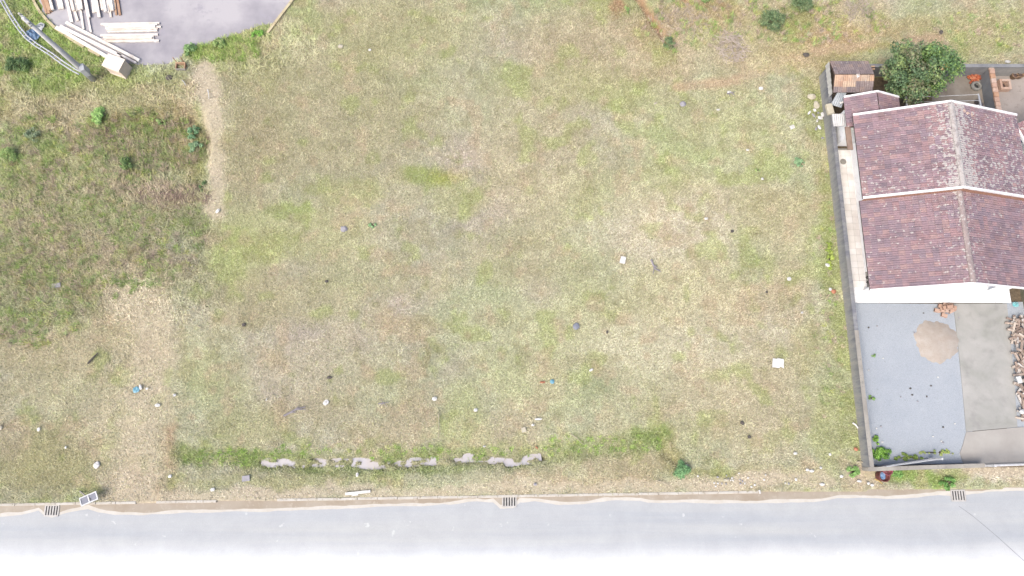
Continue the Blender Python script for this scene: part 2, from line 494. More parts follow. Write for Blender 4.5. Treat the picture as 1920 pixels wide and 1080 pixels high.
# ------------------------------------------------------------------ ground
def far(lo, hi, n): return np.concatenate([np.geomspace(1, hi - lo + 1, n)[1:] + lo - 1])
step = .11
xin = np.arange(-33, 33.01, step)
yin = np.arange(-3.3, 29.51, step)
xo = np.geomspace(1, 220, 14)[1:] - 1
xs = np.concatenate([-33 - xo[::-1], xin, 33 + xo])
ys = np.concatenate([-3.3 - xo[::-1], yin, 29.5 + xo])
GX, GY = np.meshgrid(xs, ys, indexing='ij')
GZ = ground_z(GX, GY)
fc, fd, fl, fr = field(GX, GY)
property_mask = (GX > WX0 + .1) & (GX < 28.5) & (GY < BACKY - .02) & (GY > -.9)
soil = np.where(property_mask[..., None], np.array((138., 122, 102)), fc)
# thatch and soil under the blades: a little browner than the blades
gcol = lin(np.clip(soil, 0, 255)) / GAIN * np.where(property_mask, 1.0, 1.2)[..., None]
nx, ny = GX.shape
vid = np.arange(nx * ny).reshape(nx, ny)
quads = np.stack([vid[:-1, :-1], vid[1:, :-1], vid[1:, 1:], vid[:-1, 1:]], -1).reshape(-1, 4)
me = bpy.data.meshes.new('ground')
me.vertices.add(nx * ny); me.loops.add(quads.size); me.polygons.add(len(quads))
me.vertices.foreach_set('co', np.stack([GX, GY, GZ], -1).astype(np.float32).ravel())
me.loops.foreach_set('vertex_index', quads.astype(np.int32).ravel())
me.polygons.foreach_set('loop_start', np.arange(0, quads.size, 4, dtype=np.int32))
me.update(calc_edges=True)
at = me.attributes.new('col', 'FLOAT_COLOR', 'POINT')
c4 = np.ones((nx * ny, 4), np.float32); c4[:, :3] = gcol.reshape(-1, 3)
at.data.foreach_set('color', c4.ravel())
def soil_extra(nt, b, col):
    p = wpos(nt)
    n = noise(nt, 7.0, 6, 0.75, p)
    f = rampn(nt, n.outputs[0], [(.30, (.62, .60, .56, 1)), (.5, (1, 1, 1, 1)), (.72, (1.35, 1.32, 1.25, 1))])
    c = mixc(nt, 1.0, col, f, 'MULTIPLY')
    n2 = noise(nt, 26.0, 4, 0.7, p)
    f2 = rampn(nt, n2.outputs[0], [(.34, (.66, .64, .6, 1)), (.62, (1.16, 1.15, 1.1, 1))])
    c = mixc(nt, .8, c, f2, 'MULTIPLY')
    bump(nt, b, n2.outputs[0], .5, .03)
    return c
me.materials.append(attr_mat('soil_and_thatch', extra=soil_extra, rough=.95))
ground = place(bpy.data.objects.new('ground', me), (0, 0, 0))
tag(ground, kind='structure')

# ------------------------------------------------------------------ grass: every blade a leaf-sized face
def blades(n, x0, x1, y0, y1, seed):
    r = np.random.default_rng(seed)
    x = r.uniform(x0, x1, n); y = r.uniform(y0, y1, n)
    fi, fj = (x + 33) / step + 13, (y + 3.3) / step + 13
    i0, j0 = fi.astype(int), fj.astype(int)
    u, v = fi - i0, fj - j0
    def itp(F):
        if F.ndim == 3: uu, vv = u[:, None], v[:, None]
        else: uu, vv = u, v
        return (F[i0, j0] * (1 - uu) + F[i0 + 1, j0] * uu) * (1 - vv) + (F[i0, j0 + 1] * (1 - uu) + F[i0 + 1, j0 + 1] * uu) * vv
    c, d, ln, rank, z = itp(fc), itp(fd), itp(fl), itp(fr), itp(GZ)
    px, py = topx(x, y)
    clump = vnoise(x, y, .22, 500); c = c * (1 + .15 * (clump - .5) + .14 * (vnoise(x, y, .5, 510) - .5))[:, None]
    ok = r.random(n) < d * (.55 + .9 * clump)
    ok &= y > kerb_y(x) + .02
    ok &= ~((x > WX0 - .04) & (y < BACKY + .1) & (y > -.95))
    ok &= ~in_poly(px, py, CUL)
    ok &= ~((seg_dist(px, py, PUD) < 26) & (z < -.25))
    return x[ok], y[ok], z[ok], c[ok], ln[ok], rank[ok], r
def grass_object(n, name, seed, wide=1.0, long=1.0):
    x, y, z, c, ln, rank, r = blades(n, -32, 32, -2.9, 28.6, seed)
    m = len(x)
    L = ln * 1.1 * long * r.uniform(.5, 1.6, m)
    wdt = (.0145 + .006 * rank) * wide * r.uniform(.6, 1.5, m)
    az = r.uniform(0, 2 * math.pi, m)
    lean = r.uniform(.10, .95, m)                     # 0 lies flat, pi/2 stands
    dx, dy, dz = np.cos(az) * np.cos(lean), np.sin(az) * np.cos(lean), np.sin(lean)
    sx, sy = -np.sin(az), np.cos(az)
    tw = r.uniform(-.5, .5, m)
    V = np.empty((m, 3, 3))
    V[:, 0, 0] = x + sx * wdt; V[:, 0, 1] = y + sy * wdt; V[:, 0, 2] = z + tw * wdt + .004
    V[:, 1, 0] = x - sx * wdt; V[:, 1, 1] = y - sy * wdt; V[:, 1, 2] = z - tw * wdt + .004
    V[:, 2, 0] = x + dx * L; V[:, 2, 1] = y + dy * L; V[:, 2, 2] = z + dz * L
    kind = r.random(m)
    cc = c.copy()
    straw = np.array((203, 201, 174.)); green = np.array((142, 160, 84.)); dark = np.array((126, 116, 84.))
    k = (kind < .26)[:, None] * .36; cc = cc * (1 - k) + straw * k
    k = ((kind > .30) & (kind < .40))[:, None] * .35; cc = cc * (1 - k) + green * k
    k = ((kind > .42) & (kind < .56))[:, None] * .55; cc = cc * (1 - k) + dark * k
    f = r.normal(1.0, .115, m)[:, None]
    cl = lin(np.clip(cc, 0, 255)) / GAIN * np.clip(f, .45, 1.8) * (1.68 + .32 * rank[:, None])
    cols = np.repeat(cl, 3, axis=0)
    o = fast_mesh(name, V.reshape(-1, 3), 3, M_GRASS, cols)
    return o
M_GRASS = attr_mat('grass_blades', rough=.8)
g1 = grass_object(1250000, 'grass', 21)
tag(g1, 'short dry and green grass covering the empty plot', 'grass', kind='stuff')

# rank tussocks in the rough ground: long blades bunched together
def tussocks(n, seed, zones):
    r = np.random.default_rng(seed)
    zx, zy, cols, hs = [], [], [], []
    pal = np.array([(134, 156, 88), (150, 168, 98), (142, 164, 94), (158, 170, 112), (170, 158, 118), (168, 150, 134), (176, 160, 142), (122, 138, 86), (190, 176, 148), (160, 146, 130), (146, 160, 112), (168, 172, 104)], float)
    grn = np.array([(140, 168, 84), (154, 180, 96), (164, 182, 106), (128, 154, 80), (172, 176, 116)], float)
    for (cx, cy, rx, ry, w, h, *gf) in zones:
        m = int(n * w)
        a = r.uniform(0, 2 * math.pi, m); q = np.sqrt(r.random(m))
        pp = [P(cx + rx * qq * math.cos(aa), cy + ry * qq * math.sin(aa)) for aa, qq in zip(a, q)]
        zx += [p.x for p in pp]; zy += [p.y for p in pp]; hs += list(h * r.uniform(.6, 1.4, m)); cols += list((grn if gf else pal)[r.integers(0, len(grn if gf else pal), m)])
    zx, zy, hs, cols = map(np.array, (zx, zy, hs, cols))
    px, py = topx(zx, zy)
    ok = ~in_poly(px, py, CUL)
    zx, zy, hs, cols = zx[ok], zy[ok], hs[ok], cols[ok]
    B = 34
    idx = np.repeat(np.arange(len(zx)), B); m = len(idx)
    az = r.uniform(0, 2 * math.pi, m); lean = r.uniform(.35, 1.25, m); L = hs[idx] * r.uniform(.5, 1.2, m)
    x = zx[idx] + r.normal(0, .07, m); y = zy[idx] + r.normal(0, .07, m); z = ground_z(zx, zy)[idx]
    wd = r.uniform(.010, .020, m)
    V = np.empty((m, 3, 3)); sx, sy = -np.sin(az), np.cos(az)
    V[:, 0] = np.stack([x + sx * wd, y + sy * wd, z], -1); V[:, 1] = np.stack([x - sx * wd, y - sy * wd, z], -1)
    V[:, 2] = np.stack([x + np.cos(az) * np.cos(lean) * L, y + np.sin(az) * np.cos(lean) * L, z + np.sin(lean) * L], -1)
    cl = lin(cols[idx]) / GAIN * 2.15 * np.clip(r.normal(1, .18, m), .5, 1.6)[:, None]
    return fast_mesh('tall_grass', V.reshape(-1, 3), 3, M_GRASS, np.repeat(cl, 3, axis=0))
tg = tussocks(2600, 77, [(170, 430, 220, 130, .34, .26), (90, 90, 120, 80, .14, .24, 1), (250, 260, 130, 55, .16, .34), (60, 560, 110, 90, .10, .24), (60, 280, 70, 70, .08, .3),
                         (420, 92, 80, 24, .06, .3, 1), (1500, 40, 170, 45, .07, .24), (1290, 40, 90, 60, .05, .22), (420, 858, 80, 18, .018, .16, 1), (700, 850, 350, 16, .035, .15, 1), (1130, 832, 120, 18, .022, .15, 1), (1556, 560, 34, 260, .03, .14), (1840, 60, 90, 40, .02, .18)])
tag(tg, 'rank mixed grass tussocks rising over the rough low ground', 'grass', kind='stuff')

# ------------------------------------------------------------------ street
RZ = -.11
def road_extra():
    m, nt, b = new_mat('worn_pale_asphalt')
    b.inputs['Roughness'].default_value = .75
    p = wpos(nt)
    st = nd(nt, 'ShaderNodeMapping'); st.inputs['Scale'].default_value = (.06, 1.5, 1); nt.links.new(p, st.inputs['Vector'])
    n1 = noise(nt, 1.0, 5, .6, st.outputs[0])
    c = rampn(nt, n1.outputs[0], [(.34, A(206, 211, 216)), (.52, A(215, 218, 220)), (.68, A(221, 223, 222))])
    # fade to overexposed white away from the kerb, painted into the base colour
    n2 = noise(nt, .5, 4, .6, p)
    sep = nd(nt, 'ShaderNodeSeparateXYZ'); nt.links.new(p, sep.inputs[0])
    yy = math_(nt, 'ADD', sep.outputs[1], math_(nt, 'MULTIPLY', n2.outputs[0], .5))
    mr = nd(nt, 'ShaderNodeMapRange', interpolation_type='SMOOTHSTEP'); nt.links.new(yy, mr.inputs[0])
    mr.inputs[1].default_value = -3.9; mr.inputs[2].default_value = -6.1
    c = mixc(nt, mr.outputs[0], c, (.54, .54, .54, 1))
    n3 = noise(nt, 60, 3, .7, p)
    f = rampn(nt, n3.outputs[0], [(.3, (.82, .82, .82, 1)), (.7, (1.1, 1.1, 1.1, 1))])
    c = mixc(nt, .8, c, f, 'MULTIPLY')
    n6 = noise(nt, .9, 5, .7, p, .4)
    c = mixc(nt, .8, c, rampn(nt, n6.outputs[0], [(.32, (.93, .93, .93, 1)), (.66, (1.05, 1.05, 1.04, 1))]), 'MULTIPLY')
    n4 = noise(nt, 2.3, 3, .5, p)
    f = rampn(nt, n4.outputs[0], [(.70, W0), (.76, W1)])
    c = mixc(nt, math_(nt, 'MULTIPLY', f, .4), c, (.5, .5, .49, 1))
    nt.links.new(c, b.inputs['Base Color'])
    bump(nt, b, n3.outputs[0], .2, .008)
    return m
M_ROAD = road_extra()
mb = MB()
N = 60
for i in range(N):
    xa, xb = -120 + 240 * i / N, -120 + 240 * (i + 1) / N
    mb.add([(xa, kerb_y(xa) - 9.2, RZ), (xb, kerb_y(xb) - 9.2, RZ), (xb, kerb_y(xb) + .03, RZ), (xa, kerb_y(xa) + .03, RZ)], [(0, 1, 2, 3)])
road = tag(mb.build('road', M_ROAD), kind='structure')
# hairline crack across the street
M_TAR = plain('old_crack', A(150, 150, 158), A(176, 178, 184), 3, .9, 0)
cr = [(1798, 949), (1822, 966), (1845, 985), (1872, 1008), (1895, 1029), (1925, 1056), (1960, 1090)]
mb = MB()
for (a, b_) in zip(cr[:-1], cr[1:]):
    p, q = P(*a, RZ + .004), P(*b_, RZ + .004)
    t = (q - p).normalized(); sd = Vector((-t.y, t.x, 0)) * .012
    mb.add([p - sd, q - sd, q + sd, p + sd], [(0, 1, 2, 3)])
mb.build('crack', M_TAR, road)
# kerb of concrete stones
M_KERB = plain('kerb_concrete', A(244, 238, 226), A(226, 216, 200), 1.3, .85, .3, c3=A(190, 178, 158))
kerb = empty('kerb', (-10, kerb_y(-10), RZ), kind='structure')
ks = MB().box((0, 0, 0), (.985, .13, .26)).build('kerb_stone', M_KERB, kerb, bevel=.015)
first = True
for i in range(46):
    xk = -33.2 + i * 1.0
    ppx = topx(xk, kerb_y(xk))[0]
    if 315 < ppx < 345 or 415 < ppx < 535 or ppx > 1425: continue
    if 200 < ppx < 300 and i % 2: continue
    o = ks if first else ks.copy()
    if not first: COL.objects.link(o)
    first = False
    r = random.Random(i)
    o.location = Vector((xk, kerb_y(xk) - .02 + r.uniform(-.006, .006), RZ - .125 + r.uniform(-.008, .006))) - WL['kerb']
    o.rotation_euler = (0, 0, .0163 + r.uniform(-.008, .008))
# sand washed into the gutter: pale fringe below, damp brown sand above
LOW = [(-60, 966), (0, 965), (40, 963), (72, 955), (84, 966), (98, 968), (118, 961), (165, 951), (185, 958), (215, 963), (270, 964), (330, 959), (400, 958), (470, 956), (530, 955),
       (600, 952), (640, 951), (700, 948), (780, 946), (845, 944), (880, 939), (925, 938), (938, 949), (962, 949), (975, 938), (1010, 938), (1050, 943), (1095, 943), (1140, 936), (1200, 935), (1215, 939), (1300, 940),
       (1420, 941), (1490, 939), (1540, 937), (1570, 931), (1620, 931), (1660, 933), (1720, 929), (1760, 925), (1820, 924), (1870, 918), (1920, 918), (1990, 918)]
def gutter(name, mat, grow, z, seed):
    pts = []
    for (a, b_) in zip(LOW[:-1], LOW[1:]):
        n = max(2, int((b_[0] - a[0]) / 7))
        for k in range(n):
            t = k / n
            pts.append((a[0] + (b_[0] - a[0]) * t, a[1] + (b_[1] - a[1]) * t))
    mb = MB()
    xx = np.array([P(*p, z).x for p in pts]); yy = np.array([P(*p, z).y for p in pts])
    yy = yy - grow - (fbm(xx, yy * 0, .8, seed, 4) - .5) * .16
    V = []; F = []
    for i in range(len(pts)):
        k0 = kerb_y(xx[i]) + .02
        edge = min(yy[i], k0 - .02)
        V += [(xx[i], k0, z + .012), (xx[i], (k0 + edge) / 2, z + .008), (xx[i], edge, z)]
    for i in range(len(pts) - 1):
        for j in (0, 1):
            a = i * 3 + j
            F.append((a, a + 1, a + 4, a + 3))
    mb.add(V, F)
    return mb.build(name, mat, smooth=True)
M_FRINGE = plain('dry_pale_sand', A(248, 242, 232), A(236, 228, 214), 2.5, .95, .3)
M_SAND = plain('damp_brown_sand', A(206, 194, 176), A(190, 174, 152), .9, .8, .3, c3=A(214, 202, 184))
tag(gutter('sand_fringe', M_FRINGE, .07, RZ + .005, 3), kind='structure')
tag(gutter('gutter_sand', M_SAND, -.07, RZ + .012, 9), kind='structure')
# storm drains
M_IRON = plain('cast_iron_bar', A(236, 232, 226), A(214, 208, 200), 6, .7, .2)
M_PIT = plain('drain_pit', (.012, .012, .013, 1), (.02, .02, .02, 1), 5, .9, 0)
M_DAMP = plain('damp_concrete', A(196, 184, 166), A(178, 164, 146), 2, .85, .3)
for (gx, gy, lab) in ((98, 957, 'slotted storm drain in the gutter beside the fallen panel sign'),
                      (955, 940, 'slotted storm drain at the middle of the long kerb below the ditch'),
                      (1796, 929, 'slotted storm drain by the grass verge in front of the low street wall')):
    c = P(gx, gy, RZ)
    e = empty('storm_drain', c, lab, 'drain', 'storm drains along the gutter')
    MB().box((c.x, c.y, RZ + .012), (.62, .46, .022)).build('pit', M_PIT, e)
    for s_ in (-1, 1):
        MB().box((c.x, c.y + s_ * .25, RZ + .027), (.70, .07, .05)).build('frame_rail', M_IRON, e)
        MB().box((c.x + s_ * .33, c.y, RZ + .027), (.07, .43, .05)).build('frame_rail', M_IRON, e)
    for k in range(4):
        MB().box((c.x - .20 + k * .133, c.y, RZ + .030), (.07, .43, .045)).build('bar', M_IRON, e)

# ------------------------------------------------------------------ end of the side street with its kerb
M_ASPH = plain('grey_asphalt', A(220, 215, 217), A(178, 173, 181), .22, .85, .3, c3=A(196, 191, 198), lo=.40, hi=.62)
mb = MB()
poly = [P(x, y, .012) for x, y in CUL]
mb.sheet(poly[::-1], .0)
side_street = tag(mb.build('side_street', M_ASPH), kind='structure')
M_KCREAM = plain('cream_kerb', A(244, 230, 188), A(226, 206, 166), 1.4, .85, .3)
ck = empty('side_street_kerb', P(190, 104), kind='structure')
def kerb_run(pts, n):
    P3 = [P(*q) for q in pts]
    seg = [0]
    for a, b_ in zip(P3[:-1], P3[1:]): seg.append(seg[-1] + (b_ - a).length)
    def at(d):
        for i in range(len(seg) - 1):
            if d <= seg[i + 1]:
                return P3[i].lerp(P3[i + 1], (d - seg[i]) / (seg[i + 1] - seg[i]))
        return P3[-1]
    L = seg[-1]
    for k in range(n):
        a, b_ = at(L * k / n), at(L * (k + .97) / n)
        MB().bar(a + Vector((0, 0, .06)), b_ + Vector((0, 0, .06)), .15, .16).build('kerb_stone', M_KCREAM, ck)
kerb_run([(50, -50), (64, 0), (71, 17), (97, 48), (137, 77), (160, 90)], 9)
kerb_run([(168, 95), (190, 106)], 2)
kerb_run([(503, 63), (528, 30), (551, 0), (580, -50)], 6)

# ------------------------------------------------------------------ timber
M_WHITEWOOD = [plain('planed_pine_%d' % i, A(*c, 1.5), A(*d, 1.25), 2.2, .7, .15) for i, (c, d) in enumerate((((255, 250, 240), (246, 232, 216)), ((255, 246, 236), (250, 236, 226)), ((252, 240, 226), (240, 222, 206))))]
M_TANWOOD = [plain('tan_timber_%d' % i, A(*c), A(*d), 2.2, .75, .2) for i, (c, d) in enumerate((((236, 200, 164), (214, 168, 130)), ((226, 184, 150), (200, 152, 118))))]
def plank(a, b_, w, h, z, mat, label, group, name='plank'):
    A3, B3 = P(a[0], a[1], z), P(b_[0], b_[1], z)
    A3.z += h / 2; B3.z += h / 2
    o = MB().bar(A3, B3, w, h).build(name, mat)
    return tag(o, label, 'plank', group)
ORD = 'first second third fourth fifth sixth seventh eighth ninth tenth eleventh twelfth'.split()
def W(): return M_WHITEWOOD[random.randrange(3)]
def T_(): return M_TANWOOD[random.randrange(2)]
for i, (a, b_, z) in enumerate((((76, -14), (89, 26), .02), ((81, -14), (93, 26), .02), ((86, -14), (97, 23), .02), ((84, -14), (95, 21), .13), ((91, -14), (100, 19), .13))):
    plank(a, b_, .14, .10, z, T_() if z < .1 or a[0] < 90 else W(), (('%s tan beam from the kerb, bottom layer of the timber stack by the pole' % ORD[i]) if i < 3 else ('%s beam, top layer of the timber stack by the pole' % ('tan' if i == 3 else 'pale'))), 'tan beams stacked by the kerb', 'beam')
for i, (a, b_, w, z) in enumerate((((106, -14), (114, 18), .17, .02), ((112, -14), (119, 18), .14, .02), ((123, -14), (136, 43), .17, .02), ((131, -14), (139, 21), .17, .12), ((137, -14), (144, 22), .16, .02), ((140, 17), (147, 40), .13, .02),
                      ((143, -14), (150, 20), .17, .12), ((147, -14), (158, 56), .11, .02), ((150, -14), (154, 18), .14, .12), ((158, -14), (168, 33), .15, .12), ((160, 2), (172, 62), .10, .02))):
    plank(a, b_, w, .09, z, W(), '%s pale plank from the tan stack in the ragged middle row' % ORD[i], 'pale planks of the ragged row')
for i, (a, b_, w, z, tan) in enumerate((((173, -14), (177, 25), .14, .02, 0), ((177, -14), (182, 24), .13, .02, 0), ((179, -14), (187, 33), .16, .10, 0), ((187, -14), (193, 20), .13, .02, 0), ((192, -14), (199, 23), .16, .10, 0), ((197, -14), (205, 24), .15, .02, 0),
                           ((203, -14), (209, 33), .11, .02, 0), ((206, -14), (212, 21), .14, .10, 0), ((211, -14), (216, 20), .12, .02, 0), ((214, -14), (219, 29), .10, .02, 1), ((219, -14), (226, 29), .13, .02, 1))):
    plank(a, b_, w, .08, z, T_() if tan else W(), ('narrower tan plank edging the eastern timber row' if i == 9 else 'wider outermost tan plank of the eastern timber row') if tan else '%s pale plank, counted from the ragged row, in the eastern timber row' % ORD[i], 'tan edge planks' if tan else 'pale planks of the eastern row')
for k, (x0, x1, y) in enumerate(((190, 300, 46), (198, 296, 49), (199, 303, 53), (201, 297, 56), (203, 296, 60), (205, 292, 51.5))):
    plank((x0, y + .6), (x1, y - 1.6), .11 if k < 5 else .16, .09, .02 if k < 5 else .11, W(), ('%s pale plank from the top of the upper crosswise pile' % ORD[k]) if k < 5 else 'wide pale plank lying on top of the upper crosswise pile', 'pale planks, upper crosswise pile')
for k, (x0, x1, y) in enumerate(((190, 297, 67), (195, 289, 71), (191, 290, 75), (193, 299, 78.5), (200, 286, 73))):
    plank((x0, y + .6), (x1, y - 1.2), .12, .09, .02 if k < 4 else .11, W(), ('%s pale plank from the top of the lower crosswise pile' % ORD[k]) if k < 4 else 'pale plank lying on top of the lower crosswise pile', 'pale planks, lower crosswise pile')
for k, (a, b_, w, lab) in enumerate((((107, 53), (207, 111), .20, 'long white beam lying outermost along the cream kerb'), ((115, 51), (229, 107), .19, 'long white beam lying second in from the cream kerb, beside the outermost one'),
                                ((126, 44), (263, 115), .17, 'longest white beam on the asphalt, inner edge of the diagonal row'), ((222, 101), (257, 120), .11, 'short white beam end beside the tan crate'))):
    plank(a, b_, w, .14, .02, M_WHITEWOOD[k % 2], lab, 'white beams laid diagonally along the kerb', 'beam')
# crate
M_CRATE = plain('pale_board', (.66, .58, .48, 1), (.58, .50, .41, 1), 2.5, .8, .15)
M_CRATE2 = plain('board_side', (.60, .49, .41, 1), (.52, .42, .345, 1), 2.5, .8, .2)
c0 = G(229, 133)
cr_ = empty('crate', (c0.x, c0.y, gz(c0.x, c0.y)), 'tan wooden crate standing on grass at the tip of the long beams', 'crate')
rz = -.36
MB().box((c0.x, c0.y, c0.z + .46), (1.02, .74, .92), rz).build('body', M_CRATE2, cr_, bevel=.01)
MB().box((c0.x, c0.y, c0.z + .935), (1.08, .80, .03), rz).build('lid', M_CRATE, cr_, bevel=.006)
for s_ in (-1, 1):
    R = Matrix.Rotation(rz, 3, 'Z')
    p = Vector((c0.x, c0.y, c0.z + .12)) + R @ Vector((0, -.38, 0))
    MB().box((p.x, p.y, c0.z + (.12 if s_ < 0 else .80)), (1.03, .03, .08), rz).build('batten', M_CRATE, cr_)

# ------------------------------------------------------------------ concrete pole, cables, tarpaulin
M_POLE = plain('pole_concrete', A(246, 244, 242, 1.1), A(226, 224, 224), 2.0, .85, .2)
M_GALV = plain('galvanised_steel', A(232, 234, 236), A(210, 212, 216), 5, .55, .1)
pb = G(176, 150)
pole = empty('utility_pole', pb, 'tall pale concrete pole with crossarm rising beside the blue tarpaulin', 'pole')
MB().tube([(pb.x, pb.y, pb.z - .3), (pb.x, pb.y, 1.5), (pb.x, pb.y, 5.9)], [.17, .155, .10], 12).build('shaft', M_POLE, pole, smooth=True)
MB().box((pb.x, pb.y, 5.7), (.12, .9, .1), .8).build('crossarm', M_GALV, pole)
for k in (-.36, 0, .36):
    MB().lathe((pb.x - k * .72, pb.y + k * .70, 5.75), [(.0, .14), (.05, .14), (.06, .09), (.035, .05), (.05, 0)], 8).build('insulator', M_KERB, pole)
MB().box((pb.x + .24, pb.y - .1, 1.25), (.26, .42, .62), .3).build('meter_box', M_GALV, pole, bevel=.01)
M_CABLE = plain('pale_cable', A(244, 246, 250), A(196, 200, 208), 14, .7, .1, lo=.4, hi=.6)
cab = empty('service_cable', P(60, 78), 'twin pale grey cables curving over the grass to the concrete pole', 'cable')
cpts = [(150, 137, 1.3), (140, 132, 1.1), (118, 118, .7), (95, 101, .35), (68, 84, .3), (50, 70, .3), (36, 53, .32), (22, 32, .4), (8, 8, .5), (-12, -28, .6), (-45, -80, .7)]
for s_ in (-1, 1):
    pts = []
    C3 = [P(*q) for q in cpts]
    for k, p in enumerate(C3):
        t = (C3[min(k + 1, len(C3) - 1)] - C3[max(k - 1, 0)]); t.z = 0; t.normalize()
        pts.append(p + Vector((-t.y, t.x, 0)) * .085 * s_)
    MB().tube(pts, .042, 6).build('strand', M_CABLE, cab, smooth=True)
for k in range(2, 9):
    p, q = C3[k], C3[k + 1]
    for t in (.2, .7):
        m_ = p.lerp(q, t); dd = (q - p); dd.z = 0; dd.normalize(); sd = Vector((-dd.y, dd.x, 0))
        MB().bar(m_ - sd * .13, m_ + sd * .13, .05, .03).build('spacer', M_GALV, cab)
def crumple(c, rx, ry, h, n=9, seed=1, rz=0):
    r = random.Random(seed); vs = []; fs = []
    for i in range(n):
        for j in range(n):
            u, v = i / (n - 1) * 2 - 1, j / (n - 1) * 2 - 1
            k = 1 - .25 * (u * u) * (v * v)
            x = u * rx * k + r.uniform(-.12, .12) * rx / n * 3; y = v * ry * k + r.uniform(-.12, .12) * ry / n * 3
            z = max(0.0, h * (1 - .8 * max(abs(u), abs(v)))) * r.uniform(.25, 1.0) + .015
            vs.append((c[0] + x * math.cos(rz) - y * math.sin(rz), c[1] + x * math.sin(rz) + y * math.cos(rz), c[2] + z))
    for i in range(n - 1):
        for j in range(n - 1):
            a = i * n + j; fs.append((a, a + n, a + n + 1, a + 1))
    return MB().add(vs, fs)
M_BLUE = plain('blue_plastic_sheet', A(120, 160, 204), A(160, 186, 216), 4, .45, .1)
M_WHITEP = plain('white_plastic', A(255, 255, 252, 1.2), A(240, 240, 238), 4, .5, .1)
c0 = G(68, 66, .05)
tp = empty('tarpaulin', c0, 'crumpled blue and white plastic sheet on grass under the pole', 'tarpaulin')
crumple(G(64, 68, .08), .38, .40, .45, 10, 4, .4).build('blue_sheet', M_BLUE, tp)
crumple(G(77, 55, .08), .22, .36, .4, 8, 5, -.5).build('white_sheet', M_WHITEP, tp)

# ------------------------------------------------------------------ ditch water
M_WATER, nt, b = new_mat('silty_water')
b.inputs['Roughness'].default_value = .12
n1 = noise(nt, 1.2, 4, .6, wpos(nt))
nt.links.new(rampn(nt, n1.outputs[0], [(.35, A(232, 228, 232)), (.65, A(230, 220, 214))]), b.inputs['Base Color'])
WATERZ = -.243
V = []
for k, a in enumerate(PUD):
    p = P(*a, WATERZ); q = P(*PUD[min(k + 1, len(PUD) - 1)], WATERZ); o_ = P(*PUD[max(k - 1, 0)], WATERZ)
    t = (q - o_).normalized(); sd = Vector((-t.y, t.x, 0)) * .6
    V += [p - sd, p + sd]
mb = MB().add(V, [(2 * k, 2 * k + 2, 2 * k + 3, 2 * k + 1) for k in range(len(PUD) - 1)])
tag(mb.build('ditch_water', M_WATER), kind='structure')

# ------------------------------------------------------------------ foliage helper
def leaf_cloud(name, clumps, leaf, per, pal, parent=None, seed=1, up=.55, aspect=.55, kind=None, mat=None, loc=(0, 0, 0), inner=.35):
    """leaves spread through clumps (centre, radius); pal: list of display colours"""
    r = np.random.default_rng(seed)
    C = np.array([c for c, _ in clumps], float); R = np.array([q for _, q in clumps], float)
    cnt = np.maximum(6, (per * (R / R.mean()) ** 2)).astype(int)
    idx = np.repeat(np.arange(len(C)), cnt); m = len(idx)
    d = r.normal(size=(m, 3)); d /= np.linalg.norm(d, axis=1)[:, None]
    rad = R[idx] * (inner + (1 - inner) * r.random(m) ** .6) * r.uniform(.85, 1.15, m)
    pos = C[idx] + d * rad[:, None] * np.array([1, 1, .8])
    nrm = d * (1 - up) + np.array([0, 0, 1.0]) * up + r.normal(scale=.35, size=(m, 3))
    nrm /= np.linalg.norm(nrm, axis=1)[:, None]
    t = np.cross(nrm, r.normal(size=(m, 3))); t /= np.linalg.norm(t, axis=1)[:, None]
    b_ = np.cross(nrm, t)
    L = (leaf * r.uniform(.6, 1.35, m))[:, None]; Wd = L * aspect
    V = np.empty((m, 4, 3))
    V[:, 0] = pos - t * L * .5
    V[:, 1] = pos + b_ * Wd * .5
    V[:, 2] = pos + t * L * .5 - nrm * L * .12
    V[:, 3] = pos - b_ * Wd * .5
    pal = np.array(pal, float)
    tone = r.integers(0, len(pal), len(C))
    pick = np.where(r.random(m) < .6, tone[idx], r.integers(0, len(pal), m))
    col = lin(pal[pick]) / GAIN * 2.1 * np.clip(r.normal(1, .2, m), .5, 1.6)[:, None]
    o = fast_mesh(name, V.reshape(-1, 3), 4, mat or M_LEAF, np.repeat(col, 4, axis=0), parent, kind, loc=loc)
    return o
def leaf_mat():
    m, nt, b = new_mat('leaves')
    b.inputs['Roughness'].default_value = .55
    b.inputs['Specular IOR Level'].default_value = .3
    a = nd(nt, 'ShaderNodeAttribute', attribute_name='col')
    nt.links.new(a.outputs['Color'], b.inputs['Base Color'])
    tr = nd(nt, 'ShaderNodeBsdfTranslucent'); nt.links.new(a.outputs['Color'], tr.inputs[0])
    mx = nd(nt, 'ShaderNodeMixShader'); mx.inputs[0].default_value = .25
    nt.links.new(b.outputs[0], mx.inputs[1]); nt.links.new(tr.outputs[0], mx.inputs[2])
    nt.links.new(mx.outputs[0], nt.nodes['Material Output'].inputs[0])
    return m
M_LEAF = leaf_mat()
M_BARK = plain('bark', A(130, 112, 96), A(100, 86, 74), 8, .9, .5)
